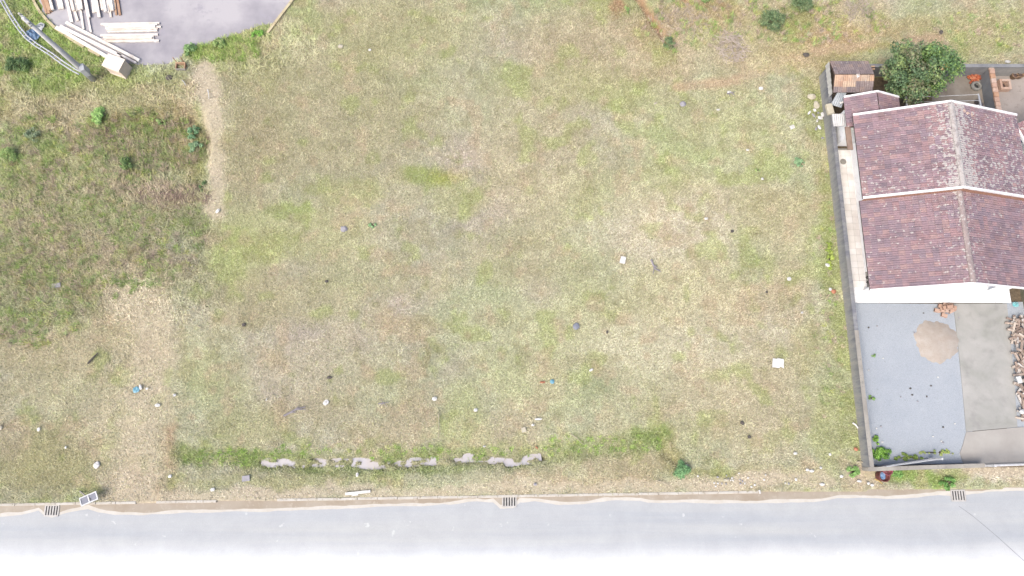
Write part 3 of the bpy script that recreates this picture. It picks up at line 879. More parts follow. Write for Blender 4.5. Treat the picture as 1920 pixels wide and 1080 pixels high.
def shrub(px, py, rx, ry, h, pal, label, name='shrub', cat='shrub', group=None, seed=1, leaf=.085, n=14, per=46, up=.5):
    n, per = int(n * 1.3), int(per * 1.5)
    p = G(px, py)
    e = empty(name, p, label, cat, group)
    r = random.Random(seed)
    cl = []
    st = MB()
    for k in range(n):
        a = r.uniform(0, 2 * math.pi); q = math.sqrt(r.random())
        c = (p.x + math.cos(a) * q * rx * (.82 + .2 * math.sin(3 * a + seed)), p.y + math.sin(a) * q * ry * (.82 + .2 * math.sin(2 * a + seed)), p.z + h * (.35 + .6 * (1 - q * q) * r.uniform(.6, 1)))
        cl.append((c, min(rx, ry) * r.uniform(.18, .48)))
        if k < 7: st.tube([(p.x, p.y, p.z - .05), ((p.x + c[0]) / 2 + .03, (p.y + c[1]) / 2, (p.z + c[2]) / 2 + .05), c], [.03, .02, .008], 5, False)
    st.build('stem', M_BARK, e)
    leaf_cloud('crown', cl, leaf, per, pal, e, seed, up, loc=p)
    return e

# ------------------------------------------------------------------ plot: yard, drive, wall
M_GRAVEL, nt, b = new_mat('blue_grey_gravel')
b.inputs['Roughness'].default_value = .9
pz = wpos(nt)
n1 = noise(nt, .8, 4, .6, pz); n2 = noise(nt, 34, 3, .8, pz); n3 = noise(nt, 9, 3, .7, pz)
c = rampn(nt, n1.outputs[0], [(.3, A(200, 208, 216)), (.7, A(209, 216, 223))])
c = mixc(nt, .9, c, rampn(nt, n2.outputs[0], [(.28, (.66, .66, .68, 1)), (.52, (1, 1, 1, 1)), (.75, (1.14, 1.14, 1.12, 1))]), 'MULTIPLY')
c = mixc(nt, 1.0, c, rampn(nt, n3.outputs[0], [(.26, (.62, .62, .62, 1)), (.36, (1, 1, 1, 1))]), 'MULTIPLY')
nt.links.new(c, b.inputs['Base Color']); bump(nt, b, n2.outputs[0], .6, .02)
GY0, GY1 = -.86, 7.50
mb = MB()
mb.sheet([Vector((WX1, GY0, .010)), P(1840, 868, .010), P(1830, 845, .010), P(1822, 800, .01), P(1815, 700, .01), P(1808, 570, .01), Vector((WX1, GY1, .010))])
gv = tag(mb.build('gravel_yard', M_GRAVEL), kind='structure')
MB().sheet([P(1880, 566, .006), P(1940, 566, .006), P(1960, 868, .006), P(1890, 868, .006)]).build('gravel_strip', M_GRAVEL, gv)
M_CONC, nt, b = new_mat('stained_concrete')
b.inputs['Roughness'].default_value = .85
pz = wpos(nt)
n1 = noise(nt, .55, 5, .6, pz, .6); n2 = noise(nt, 40, 3, .7, pz); n3 = noise(nt, 1.5, 5, .65, pz)
c = rampn(nt, n1.outputs[0], [(.30, A(178, 178, 168)), (.48, A(198, 197, 190)), (.66, A(214, 211, 204))])
c = mixc(nt, math_(nt, 'MULTIPLY', rampn(nt, n3.outputs[0], [(.52, W0), (.7, W1)]), .45), c, A(166, 162, 160))
c = mixc(nt, .7, c, rampn(nt, n2.outputs[0], [(.3, (.9, .9, .9, 1)), (.7, (1.05, 1.05, 1.05, 1))]), 'MULTIPLY')
nt.links.new(c, b.inputs['Base Color']); bump(nt, b, n2.outputs[0], .2, .006)
drive = empty('driveway', P(1850, 720), kind='structure')
MB().sheet([P(*q, .045) for q in ((1812, 809.4), (1908, 800.6), (1900, 690), (1888, 569), (1788, 569), (1798, 660), (1806, 740))], .05).build('concrete_slab', M_CONC, drive)
M_CONC2 = plain('pale_concrete', A(212, 207, 198), A(198, 192, 184), .9, .85, .2)
MB().sheet([P(*q, .045) for q in ((1806, 833), (1800, 850), (1808, 871.5), (1945, 869), (1935, 799), (1812, 810.2))], .05).build('concrete_slab', M_CONC2, drive)
# sand heap, bricks
M_PILE = plain('building_sand', A(216, 206, 194), A(206, 192, 178), 3, .95, .4, c3=A(198, 182, 166))
c0 = P(1756, 640)
vs, fs = [], []
nr, na = 9, 72
for i in range(nr + 1):
    for k in range(na):
        t = 2 * math.pi * k / na; q = i / nr
        rr = 1.10 * (1 + .05 * math.sin(3 * t + 1) + .03 * math.sin(7 * t) + .035 * math.sin(13 * t + 2) * q ** 7 + .025 * math.sin(23 * t) * q ** 7) * q
        zz = .24 * (1 - q * q) * (1 + .06 * math.sin(2 * t + 3 * q) * q) + .012 - .05 * (1 - q) ** 2
        if k == 0 or True: vs.append((c0.x + rr * math.cos(t) * 1.05, c0.y + rr * math.sin(t), zz + random.uniform(-.003, .003) * (1 if 0 < i < nr else 0)))
for i in range(nr):
    for k in range(na):
        k2 = (k + 1) % na
        fs.append((i * na + k, (i + 1) * na + k, (i + 1) * na + k2, i * na + k2))
tag(MB().add(vs, fs).build('sand_heap', M_PILE, smooth=True), 'round heap of beige building sand spread over the blue-grey gravel', 'sand heap')
M_BRICK = [plain('clay_brick_%d' % k, A(*c), A(*d), 6, .85, .3) for k, (c, d) in enumerate((((240, 206, 184), (226, 186, 162)), ((234, 196, 172), (216, 174, 150)), ((244, 216, 198), (230, 196, 174))))]
M_HOLE = plain('brick_hole', (.05, .03, .025, 1), (.08, .05, .04, 1), 4, .9, 0)
def hollow_brick(c, rz, label, group, tilt=0.0, mat=None, size=(.29, .19, .14)):
    e = empty('hollow_brick', c, label, 'brick', group)
    M = Matrix.Rotation(rz, 3, 'Z') @ Matrix.Rotation(tilt, 3, 'X')
    MB().box((c[0], c[1], c[2] + size[2] / 2), size, M=M).build('body', mat or random.choice(M_BRICK), e, bevel=.008)
    for sx in (-.5, .5):
        for i in (-1, 1):
            q = Vector((c[0], c[1], c[2] + size[2] / 2)) + M @ Vector((sx * size[0] * 1.008, i * size[1] * .22, 0))
            MB().box(q, (.006, .05, .09), M=M).build('hole', M_HOLE, e)
r = random.Random(4)
for k, (bx, by, bz) in enumerate(((1762, 575, .03), (1770, 573, .03), (1779, 573, .03), (1785, 579, .03), (1764, 583, .03), (1773, 583, .03), (1781, 584, .03), (1767, 578, .17), (1776, 577, .17), (1782, 578, .17), (1772, 578, .31), (1755, 583, .03), (1768, 592, .03))):
    p = P(bx, by, 0)
    hollow_brick((p.x, p.y, bz), r.uniform(-.5, .5), 'lone orange hollow brick lying just off the stack by the porch' if k > 10 else 'orange hollow brick in the small stack by the white porch edge', 'loose bricks by the stack' if k > 10 else 'bricks stacked at the porch')
# plot wall (weathered concrete on the field side)
M_WALL, nt, b = new_mat('weathered_render')
b.inputs['Roughness'].default_value = .9
pz = wpos(nt)
mp = nd(nt, 'ShaderNodeMapping'); mp.inputs['Scale'].default_value = (1, 2.2, .35); nt.links.new(pz, mp.inputs['Vector'])
n1 = noise(nt, 2.0, 5, .65, mp.outputs[0]); n2 = noise(nt, 12, 4, .7, mp.outputs[0]); n3 = noise(nt, .45, 3, .5, pz)
sep = nd(nt, 'ShaderNodeSeparateXYZ'); nt.links.new(pz, sep.inputs[0])
run = math_(nt, 'ADD', math_(nt, 'MULTIPLY', sep.outputs[2], .42), math_(nt, 'MULTIPLY', n1.outputs[0], .9))
c = rampn(nt, run, [(.40, A(204, 200, 190)), (.60, A(186, 186, 184)), (.80, A(154, 156, 163)), (.97, A(130, 132, 142))])
c = mixc(nt, .8, c, rampn(nt, n2.outputs[0], [(.3, (.78, .78, .8, 1)), (.65, (1.12, 1.12, 1.1, 1))]), 'MULTIPLY')
c = mixc(nt, math_(nt, 'MULTIPLY', rampn(nt, n3.outputs[0], [(.5, W0), (.66, W1)]), .4), c, A(186, 180, 164))
nt.links.new(c, b.inputs['Base Color']); bump(nt, b, n2.outputs[0], .35, .012)
M_CAP = plain('coping_mortar', A(206, 200, 188), A(180, 174, 164), 1.4, .9, .35, c3=A(160, 156, 150))
pw = empty('plot_wall', (17.7, 8, 0), 'long weathered grey wall between the field and the tiled house', 'wall')
WTOP = .78
for (ya, yb) in ((-.92, 5.9), (5.906, 12.55), (12.556, 17.0), (17.006, 20.75)):
    MB().box(((WX0 + WX1) / 2, (ya + yb) / 2, WTOP / 2 - .15), (WX1 - WX0, yb - ya, WTOP + .3)).build('wall_panel', M_WALL, pw)
    MB().box(((WX0 + WX1) / 2, (ya + yb) / 2, WTOP + .015), (WX1 - WX0 + .01, yb - ya, .03)).build('coping', M_CAP if yb < 6 else M_WALL, pw, bevel=.008)
# street wall, gate
M_LOWW = plain('street_wall_render', A(214, 206, 194), A(192, 184, 174), 1.5, .9, .3)
M_WPAINT = plain('white_painted_steel', A(250, 250, 250, 1.2), A(232, 232, 232), 5, .5, .05)
fw = empty('street_wall', (20.4, -.9, 0), 'low beige wall along the grass verge in front of the gravel yard', 'wall')
a, b_ = Vector((WX0 - .02, -1.02, 0)), P(1832, 872)
MB().bar((a.x, a.y, .25), (b_.x, b_.y, .25), .17, .72).build('wall_body', M_LOWW, fw)
MB().bar((a.x, a.y, .63), (b_.x, b_.y, .63), .20, .05).build('coping', M_CAP, fw)
gt = empty('gate', P(1870, 871), 'thin white sliding gate closing the concrete driveway', 'gate')
a, b_ = P(1834, 872.5), P(1960, 868)
for z in (.15, .7, 1.25):
    MB().bar((a.x, a.y, z), (b_.x, b_.y, z), .05, .05).build('rail', M_WPAINT, gt)
for k in range(22):
    p = a.lerp(b_, k / 21)
    MB().bar((p.x, p.y, .08), (p.x, p.y, 1.25), .018, .03).build('bar', M_WPAINT, gt)
MB().box((a.x - .05, a.y, .68), (.10, .10, 1.36)).build('post', M_WPAINT, gt)
lf = empty('gate_leaf', P(1690, 866), 'narrow grey gate leaf standing ajar over the weeds behind the low wall', 'gate')
a, b_ = P(1643, 874), P(1742, 860)
for z in (.1, .55, 1.0):
    MB().bar((a.x, a.y, z), (b_.x, b_.y, z), .035, .04).build('rail', M_GALV, lf)
for k in range(18):
    p = a.lerp(b_, k / 17)
    MB().bar((p.x, p.y, .1), (p.x, p.y, 1.0), .014, .02).build('bar', M_GALV, lf)
MB().box((b_.x, b_.y, .56), (.09, .09, 1.12)).build('post', M_WPAINT, lf)

# ------------------------------------------------------------------ house
M_WHITEWALL = plain('white_house_render', (.80, .80, .79, 1), (.70, .70, .70, 1), 1.5, .85, .1, c3=(.62, .62, .61, 1))
M_TRIM = plain('white_trim', (.74, .73, .72, 1), (.58, .55, .545, 1), 2.5, .6, .05)
M_GUT = plain('dark_gutter', A(92, 86, 90), A(120, 112, 112), 4, .6, .1)
EL, ER, RX = 17.82, 26.20, 21.95
Y0, YM, Y1 = 7.66, 12.32, 16.88
ZF, ZR, RISE = 2.45, 2.80, 1.45
house = empty('house', (22, 12, 0), 'single storey white house under two stepped mauve tiled gable roofs', 'house')
def gable_prism(x0, x1, y0, y1, zb, zt, ridge_x, rise):
    return MB().add([(x0, y0, zb), (x1, y0, zb), (x1, y0, zt), (ridge_x, y0, zt + rise), (x0, y0, zt),
                     (x0, y1, zb), (x1, y1, zb), (x1, y1, zt), (ridge_x, y1, zt + rise), (x0, y1, zt)],
                    [(0, 1, 2, 3, 4), (5, 9, 8, 7, 6), (0, 5, 6, 1), (1, 6, 7, 2), (2, 7, 8, 3), (3, 8, 9, 4), (4, 9, 5, 0)])
sl = RISE / (RX - EL)
gable_prism(18.86, 25.2, 9.2, YM, 0, ZF + (18.86 - EL) * sl - .12, RX, (RX - 18.86) * sl).build('wall', M_WHITEWALL, house)
gable_prism(18.86, 25.2, YM + .01, 16.4, 0, ZR + (18.86 - EL) * sl - .12, RX, (RX - 18.86) * sl).build('wall', M_WHITEWALL, house)
# front gable screen carried by two pillars
gable_prism(18.6, 25.5, Y0 + .32, Y0 + .46, ZF + (18.6 - EL) * sl - .32, ZF + (18.6 - EL) * sl - .10, RX, (RX - 18.6) * sl).build('gable_screen', M_WHITEWALL, house)
for x in (18.75, 25.35):
    MB().box((x, Y0 + .39, 1.2), (.24, .24, 2.42)).build('pillar', M_WHITEWALL, house)
M_WFRAME = plain('window_frame', A(236, 236, 236), A(220, 220, 220), 4, .5, .05)
M_GLASS, nt, b = new_mat('window_glass'); b.inputs['Base Color'].default_value = (.03, .04, .045, 1); b.inputs['Roughness'].default_value = .05
for (y, w_) in ((10.6, 1.2), (14.0, 1.3)):
    wd = MB().box((18.905, y, 1.55), (.05, w_, 1.05)).build('window', M_WFRAME, house)
    for s_ in (-1, 1):
        MB().box((18.876, y + s_ * w_ * .24, 1.55), (.012, w_ * .42, .92)).build('pane', M_GLASS, wd)
MB().box((22, 9.185, 1.05), (.95, .05, 2.1)).build('door', plain('door_wood', A(150, 110, 84), A(128, 92, 70), 5, .5, .2), house)
# two soffit hooks / lamp on the side
for k, yy in enumerate((8.35, 8.62)):
    pass
# roof tiles
def tile_material():
    m, nt, b = new_mat('mauve_roof_tile')
    b.inputs['Roughness'].default_value = .88
    p = wpos(nt)
    a = nd(nt, 'ShaderNodeAttribute', attribute_name='col').outputs['Color']
    n1 = noise(nt, 1.3, 5, .7, p); n2 = noise(nt, 9, 4, .75, p)
    c = mixc(nt, math_(nt, 'MULTIPLY', rampn(nt, n1.outputs[0], [(.45, W0), (.66, W1)]), .45), a, A(128, 114, 122))
    c = mixc(nt, .8, c, rampn(nt, n2.outputs[0], [(.28, (.8, .8, .82, 1)), (.6, (1.1, 1.08, 1.08, 1))]), 'MULTIPLY')
    sep = nd(nt, 'ShaderNodeSeparateXYZ'); nt.links.new(p, sep.inputs[0])
    def mr(src, a0, a1, lo=0.0, hi=1.0):
        q = nd(nt, 'ShaderNodeMapRange'); nt.links.new(src, q.inputs[0])
        for k, v in zip((1, 2, 3, 4), (a0, a1, lo, hi)): q.inputs[k].default_value = v
        return q.outputs[0]
    X, Y = sep.outputs[0], sep.outputs[1]
    rear = mr(Y, 12.30, 12.36)
    m1 = math_(nt, 'MULTIPLY', mr(Y, 15.6, 12.6), rear)
    ridge = mr(math_(nt, 'ABSOLUTE', math_(nt, 'SUBTRACT', X, 21.98)), 1.2, .1)
    rr = math_(nt, 'MULTIPLY', ridge, mr(rear, 0, 1, .45, 1.15))
    east = math_(nt, 'MULTIPLY', mr(X, 21.9, 22.1), rear)
    dens = math_(nt, 'ADD', math_(nt, 'MULTIPLY', m1, .07), math_(nt, 'ADD', math_(nt, 'MULTIPLY', rr, .17), math_(nt, 'MULTIPLY', east, .07)))
    n3 = noise(nt, 6.5, 2, .5, p); n5 = noise(nt, .9, 3, .6, p)
    lv = math_(nt, 'ADD', math_(nt, 'ADD', n3.outputs[0], dens), math_(nt, 'MULTIPLY', math_(nt, 'SUBTRACT', n5.outputs[0], .5), .16))
    f = rampn(nt, lv, [(.645, W0), (.71, W1)])
    c = mixc(nt, math_(nt, 'MULTIPLY', f, .9), c, A(226, 218, 212))
    nt.links.new(c, b.inputs['Base Color'])
    bump(nt, b, n2.outputs[0], .4, .01)
    return m
M_TILE = tile_material()
def tile_shape(RL, CW):
    """one roman tile: two barrels across, lying down-slope along +x, normal +z"""
    prof = [(0, 0), (.12, .014), (.26, .020), (.40, .014), (.50, .002), (.62, .014), (.76, .020), (.90, .014), (1.0, .0)]
    V, F = [], []
    n = len(prof)
    L = RL * 1.12
    for (x, dz) in ((0, .010), (L, .036)):
        for (u, h) in prof: V.append((x, (u - .5) * CW * .985, h + dz))
    for (u, h) in prof: V.append((L - .004, (u - .5) * CW * .985, h * .4 + .012))
    for i in range(n - 1):
        F.append((i, n + i, n + i + 1, i + 1)); F.append((n + i, 2 * n + i, 2 * n + i + 1, n + i + 1))
    return np.array(V), F
MAUVE = [(186, 155, 160), (181, 152, 158), (191, 159, 161), (175, 150, 157), (190, 154, 155), (196, 163, 160), (178, 154, 162), (169, 148, 156), (184, 158, 161)]
OLD = [(176, 158, 154), (164, 148, 146), (182, 164, 158), (156, 142, 142), (190, 166, 154)]
ORANGE = [(238, 202, 170), (232, 192, 158), (224, 182, 150), (240, 212, 182)]
def col_mesh(name, V, F, cols, mat):
    me = bpy.data.meshes.new(name)
    me.from_pydata(np.asarray(V).tolist(), [], F); me.update()
    at = me.attributes.new('col', 'FLOAT_COLOR', 'POINT')
    c4 = np.ones((len(V), 4), np.float32); c4[:, :3] = cols
    at.data.foreach_set('color', c4.ravel())
    me.materials.append(mat)
    return me
def slope(p0, d, n, run, width, RL, CW, pal, parent, individual, seed=1, mat=None, skip=None, palf=None):
    """tiles from the ridge corner p0, down-slope d, normal n; columns march along v"""
    r = random.Random(seed)
    d = Vector(d).normalized(); n = Vector(n).normalized(); v = n.cross(d)
    rows = max(1, round(run / RL)); RLx = run / rows
    cols = max(1, round(width / CW)); CWx = width / cols
    TV, TF = tile_shape(RLx, CWx)
    M = Matrix((d, v, n)).transposed()
    mats = mat or M_TILE
    meshes = {}
    def cvar(pl, k):
        key = (id(pl), k)
        if key not in meshes:
            meshes[key] = col_mesh('tile', TV, TF, np.array(lin(pl[k])) / GAIN, mats)
        return meshes[key]
    AV, AF, AC = [], [], []
    for i in range(rows):
        for j in range(cols):
            if skip and skip(i, j): continue
            o0 = Vector(p0) + d * (i * RLx) + v * ((j + .5) * CWx) + n * r.uniform(0, .010)
            pl = palf(i, j, rows, cols) if palf else pal
            k = r.randrange(len(pl))
            rot = M @ Matrix.Rotation(r.uniform(-.02, .02), 3, 'Z')
            if individual:
                o = bpy.data.objects.new('tile', cvar(pl, k))
                place(o, o0, parent)
                o.rotation_euler = rot.to_euler()
            else:
                b0 = len(AV)
                AV += [tuple(o0 + rot @ Vector(q)) for q in TV]
                AF += [tuple(b0 + q for q in f) for f in TF]
                AC += [np.array(lin(pl[k])) / GAIN * r.uniform(.85, 1.15)] * len(TV)
    if not individual:
        c0 = np.mean(AV, axis=0)
        me = col_mesh('tiles', np.array(AV) - c0, AF, np.array(AC), mats)
        o = bpy.data.objects.new('tiles', me); place(o, c0, parent); o['kind'] = 'stuff'
M_DECK = plain('roof_underlay', A(120, 96, 88), A(100, 82, 76), 3, .9, 0)
ca = math.atan2(RISE, RX - EL)
RUNL = math.hypot(RX - EL, RISE); RUNR = math.hypot(ER - RX, RISE)
for (y0, y1, ze, indiv) in ((Y0, YM, ZF, True), (YM, Y1, ZR, False)):
    zr = ze + RISE
    deck = MB().add([(EL, y0, ze - .02), (RX, y0, zr - .02), (ER, y0, ze - .02), (EL, y1, ze - .02), (RX, y1, zr - .02), (ER, y1, ze - .02),
                     (EL, y0, ze - .10), (RX, y0, zr - .10), (ER, y0, ze - .10), (EL, y1, ze - .10), (RX, y1, zr - .10), (ER, y1, ze - .10)],
                    [(0, 1, 4, 3), (1, 2, 5, 4), (6, 9, 10, 7), (7, 10, 11, 8), (0, 6, 7, 1), (1, 7, 8, 2), (3, 4, 10, 9), (4, 5, 11, 10), (0, 3, 9, 6), (2, 8, 11, 5)]).build('roof', M_DECK, house)
    dl = (-(RX - EL), 0, -RISE); nl = (-RISE, 0, RX - EL)
    dr = ((ER - RX), 0, -RISE); nr_ = (RISE, 0, ER - RX)
    # west slope: columns march along n x d = -y, so start at the far end
    slope((RX - .02, y1, zr), dl, nl, RUNL, y1 - y0, .29, .235, MAUVE, deck, indiv, 3 if indiv else 5)
    slope((RX + .02, y0, zr), dr, nr_, RUNR, y1 - y0, .29, .235, MAUVE, deck, False, 8)
    # ridge caps
    nC = 13
    for k in range(nC):
        ya, yb = y0 + (y1 - y0) * k / nC, y0 + (y1 - y0) * (k + 1.06) / nC
        V, F = [], []
        for (yy, sc_) in ((ya, 1.0), (yb, .93)):
            for q in range(7):
                t = math.pi * (q / 6)
                V.append((RX + .15 * sc_ * math.cos(t), yy, zr + .02 + .10 * sc_ * math.sin(t)))
        for q in range(6): F.append((q, q + 1, q + 8, q + 7))
        V = np.array(V); c0 = V.mean(0)
        me = col_mesh('ridge_tile', V - c0, F, np.array(lin((206, 196, 190) if not indiv else (196, 178, 172))) / GAIN, M_TILE)
        place(bpy.data.objects.new('ridge_tile', me), c0, deck)
    MB().box((EL - .02, (y0 + y1) / 2, ze - .03), (.06, y1 - y0, .10)).build('gutter', M_GUT, deck)
    MB().box((ER + .02, (y0 + y1) / 2, ze - .03), (.06, y1 - y0, .10)).build('gutter', M_GUT, deck)
# white bargeboards
def barge(y, ze, w=.10, dz=.06):
    for (xa, xb) in ((EL - .06, RX), (ER + .06, RX)):
        za = ze - .06 * sl
        MB().bar((xa, y, za + dz), (xb, y, ze + RISE + dz), w, .13).build('bargeboard', M_TRIM, house)
barge(Y1 + .02, ZR)
barge(YM + .02, ZR)
barge(Y0 - .02, ZF, .07, .03)
M_STEPWALL = plain('step_wall', A(214, 160, 132), A(196, 144, 120), 3, .9, .2)
# terracotta upstand tiles under the step
MB().add([(EL, YM - .03, ZF + .01), (RX, YM - .03, ZF + RISE + .01), (ER, YM - .03, ZF + .01), (EL, YM - .03, ZR), (RX, YM - .03, ZR + RISE), (ER, YM - .03, ZR)],
         [(0, 1, 4, 3), (1, 2, 5, 4)]).build('step_flashing', M_STEPWALL, house)
# lean-to roof behind
AX0, AXR, AX1, AYa, AYb, AZ, AZR = 17.72, 19.15, 20.55, 16.5, 18.2, 2.25, 2.85
ann = MB().add([(AX0, AYa, AZ - .05), (AXR, AYa, AZR - .05), (AX1, AYa, AZ - .05), (AX0, AYb, AZ - .05), (AXR, AYb, AZR - .05), (AX1, AYb, AZ - .05),
                (AX0, AYa, AZ - .13), (AXR, AYa, AZR - .13), (AX1, AYa, AZ - .13), (AX0, AYb, AZ - .13), (AXR, AYb, AZR - .13), (AX1, AYb, AZ - .13)],
               [(0, 1, 4, 3), (1, 2, 5, 4), (6, 9, 10, 7), (7, 10, 11, 8), (0, 6, 7, 1), (1, 7, 8, 2), (3, 4, 10, 9), (4, 5, 11, 10), (0, 3, 9, 6), (2, 8, 11, 5)]).build('rear_roof', M_DECK, house)
slope((AXR - .01, AYb, AZR), (AX0 - AXR, 0, AZ - AZR), (AZ - AZR, 0, AXR - AX0), math.hypot(AXR - AX0, AZR - AZ), AYb - AYa, .29, .235, MAUVE, ann, True, 21)
slope((AXR + .01, AYa, AZR), (AX1 - AXR, 0, AZ - AZR), (AZR - AZ, 0, AX1 - AXR), math.hypot(AX1 - AXR, AZR - AZ), AYb - AYa, .29, .235, MAUVE[4:6] + MAUVE[:2], ann, True, 22)
for (xa, xb) in ((AX0 - .04, AXR), (AX1 + .04, AXR)):
    MB().bar((xa, AYb + .02, AZ + .04), (xb, AYb + .02, AZR + .05), .09, .12).build('bargeboard', M_TRIM, house)
M_MOULD = plain('old_fascia', A(200, 172, 152), A(176, 150, 136), 3, .9, .2)
MB().box((AX0 + .02, 15.9, AZ - .05), (.28, 1.3, .08)).build('fascia_board', M_MOULD, house)
MB().box((19.2, 17.2, 1.05), (2.2, 1.5, 2.1)).build('rear_wall', M_WHITEWALL, house)
for (x, y) in ((1805, 209), (1812, 212), (1822, 214)):
    p = P(x, y, 3.95)
    MB().rock((p.x, p.y, 3.92 - abs(p.x - RX) * .34 + .34), (.34, .26, .16), int(x), 1, .3).build('broken_tile', M_BRICK[2], house)
# vent stubs seen at the eave
for (x, y) in ((1627.5, 519.5), (1628.5, 528.5)):
    p = P(x, y, 1.9)
    MB().lathe((p.x, p.y, 1.8), [(.0, .14), (.075, .14), (.08, .0), (.0, .0)], 10).build('wall_lamp', M_GUT, house)

# tiled paving round the house
M_FT = [plain('cream_floor_tile_%d' % k, A(*c, 1.9), A(*d, 1.7), 1.0, .45, .03) for k, (c, d) in enumerate((((238, 232, 226), (228, 222, 214)), ((234, 228, 220), (224, 216, 208)), ((242, 238, 232), (232, 226, 220))))]
M_PT = [plain('white_porch_tile_%d' % k, (.72 + .02 * k, .715 + .02 * k, .70 + .02 * k, 1), (.66, .655, .65, 1), 1.0, .4, .02) for k in range(3)]
pv = empty('house_paving', (18.4, 9, 0), kind='structure')
MB().box((18.36, 11.9, .012), (1.10, 8.8, .05)).build('grout_bed', M_CAP, pv)
MB().box((22.12, 8.5, .012), (8.64, 2.0, .051)).build('grout_bed', M_CAP, pv)
def tile_grid(x0, x1, y0, y1, s_, mats):
    nx_, ny_ = max(1, round((x1 - x0) / s_)), max(1, round((y1 - y0) / s_))
    sx, sy = (x1 - x0) / nx_, (y1 - y0) / ny_
    src = {}
    for i in range(nx_):
        for j in range(ny_):
            k = random.randrange(len(mats))
            c = (x0 + (i + .5) * sx, y0 + (j + .5) * sy, .045)
            if k not in src:
                src[k] = MB().box(c, (sx - .012, sy - .012, .024)).build('paving_tile', mats[k], pv)
            else:
                o = src[k].copy(); COL.objects.link(o); o.location = Vector((c[0], c[1], c[2] - .012)) - WL['house_paving']
tile_grid(WX1 + .02, 18.90, 8.35, 16.2, .36, M_FT)
tile_grid(WX1 + .02, 26.44, 7.50, 8.35, .42, M_PT)
tile_grid(19.0, 26.44, 8.35, 9.18, .42, M_PT)
c0 = P(1581, 303, .06)
MB().lathe((c0.x, c0.y, .055), [(.17, 0), (.17, .012), (.0, .014)], 20).build('manhole_lid', M_CAP, pv)
# pale roofing sheet bridging the passage behind
M_SHEETW = plain('white_corrugated_sheet', A(250, 248, 244, 1.1), A(232, 230, 226), 2, .6, .05)
def corrugated(corners, n, amp, name, mat, th=.012):
    a, b_, c, d = [Vector(q) for q in corners]      # a-b one edge, d-c the opposite
    V, F = [], []
    nrm = (b_ - a).cross(d - a).normalized()
    for i in range(n + 1):
        t = i / n
        o = nrm * (amp if i % 2 else -amp)
        V += [a.lerp(b_, t) + o, d.lerp(c, t) + o]
    for i in range(n): F.append((2 * i, 2 * i + 2, 2 * i + 3, 2 * i + 1))
    k = len(V)
    V += [q - nrm * th for q in V]
    F += [tuple(q + k for q in f)[::-1] for f in F]
    return MB().add(V, F).build(name, mat)
z = 1.75
o = corrugated([P(1559, 214, z), P(1589, 213, z), P(1590, 236, z), P(1562, 237, z)], 16, .012, 'roofing_sheet', M_SHEETW)
tag(o, 'white corrugated sheet roofing the passage between wall and lean-to', 'sheet')
z = 1.25
o = corrugated([P(1571, 171, z + .2), P(1588, 170, z + .2), P(1577, 202, z - .1), P(1557, 196, z - .1)], 10, .012, 'metal_sheet', plain('dull_zinc', A(214, 220, 224), A(190, 198, 204), 2, .5, .1))
tag(o, 'slanted dull zinc sheet propped between the shed and the plot wall', 'sheet')
o = MB().box(P(1555.5, 205, 1.22), (.34, .62, .22), .15).build('foam_block', plain('cream_foam', A(244, 236, 212), A(230, 218, 190), 3, .9, .3), bevel=.03)
tag(o, 'cream foam block resting on top of the grey plot wall', 'block')
o = MB().bar(P(1575, 194, 1.3), P(1586, 189, 1.35), .10, .06).build('rail_board', M_WHITEWOOD[0])
tag(o, 'short white board between the zinc sheet and the lean-to roof', 'board')
# shed
shed = empty('shed', (18.6, 19.8, 0), 'small old shed with mossy dark and orange tiled roof by the tree', 'shed')
SX0, SX1, SYa, SYr, SYb, SZ, SZR = 17.52, 19.66, 18.95, 19.75, 20.72, 1.55, 1.95
MB().box(((SX0 + SX1) / 2 + .1, (SYa + SYb) / 2, .7), (SX1 - SX0 - .4, SYb - SYa - .3, 1.5)).build('wall', plain('shed_boards', A(120, 104, 90), A(96, 84, 74), 3, .9, .3), shed)
deck = MB().add([(SX0, SYa, SZ - .04), (SX1, SYa, SZ - .04), (SX1, SYr, SZR - .04), (SX0, SYr, SZR - .04), (SX1, SYb, SZ - .04), (SX0, SYb, SZ - .04),
                 (SX0, SYa, SZ - .1), (SX1, SYa, SZ - .1), (SX1, SYr, SZR - .1), (SX0, SYr, SZR - .1), (SX1, SYb, SZ - .1), (SX0, SYb, SZ - .1)],
                [(0, 1, 2, 3), (3, 2, 4, 5), (6, 9, 8, 7), (9, 11, 10, 8), (0, 6, 7, 1), (5, 4, 10, 11), (0, 3, 9, 6), (3, 5, 11, 9), (1, 7, 8, 2), (2, 8, 10, 4)]).build('roof', M_DECK, shed)
dS = (0, SYa - SYr, SZ - SZR); nS = (0, -(SZR - SZ), SYr - SYa)
dN = (0, SYb - SYr, SZ - SZR); nN = (0, SZR - SZ, SYb - SYr)
def south_pal(i, j, rows, cols): return ORANGE if (i < rows - 1 and (j < cols * .55 or i == 0)) else OLD
slope((SX0, SYr - .01, SZR), dS, nS, math.hypot(SYr - SYa, SZR - SZ), SX1 - SX0, .28, .24, ORANGE, deck, True, 31, palf=south_pal)
slope((SX1, SYr + .01, SZR), dN, nN, math.hypot(SYb - SYr, SZR - SZ), SX1 - SX0, .28, .24, OLD, deck, True, 32)
corrugated([(SX0 - .03, SYa - .1, 1.10), (SX0 - .03, SYb + .05, 1.10), (SX0 - .02, SYb + .05, 1.56), (SX0 - .02, SYa - .1, 1.5)], 12, .01, 'side_sheet', M_SHEETW).parent = shed
bpy.data.objects['side_sheet'].location -= WL['shed']
o = MB().rock(P(1609, 141, 1.93), (.24, .24, .06), 5, 2, .1).build('white_plate', M_WHITEP); o.parent = shed; o.location -= WL['shed']
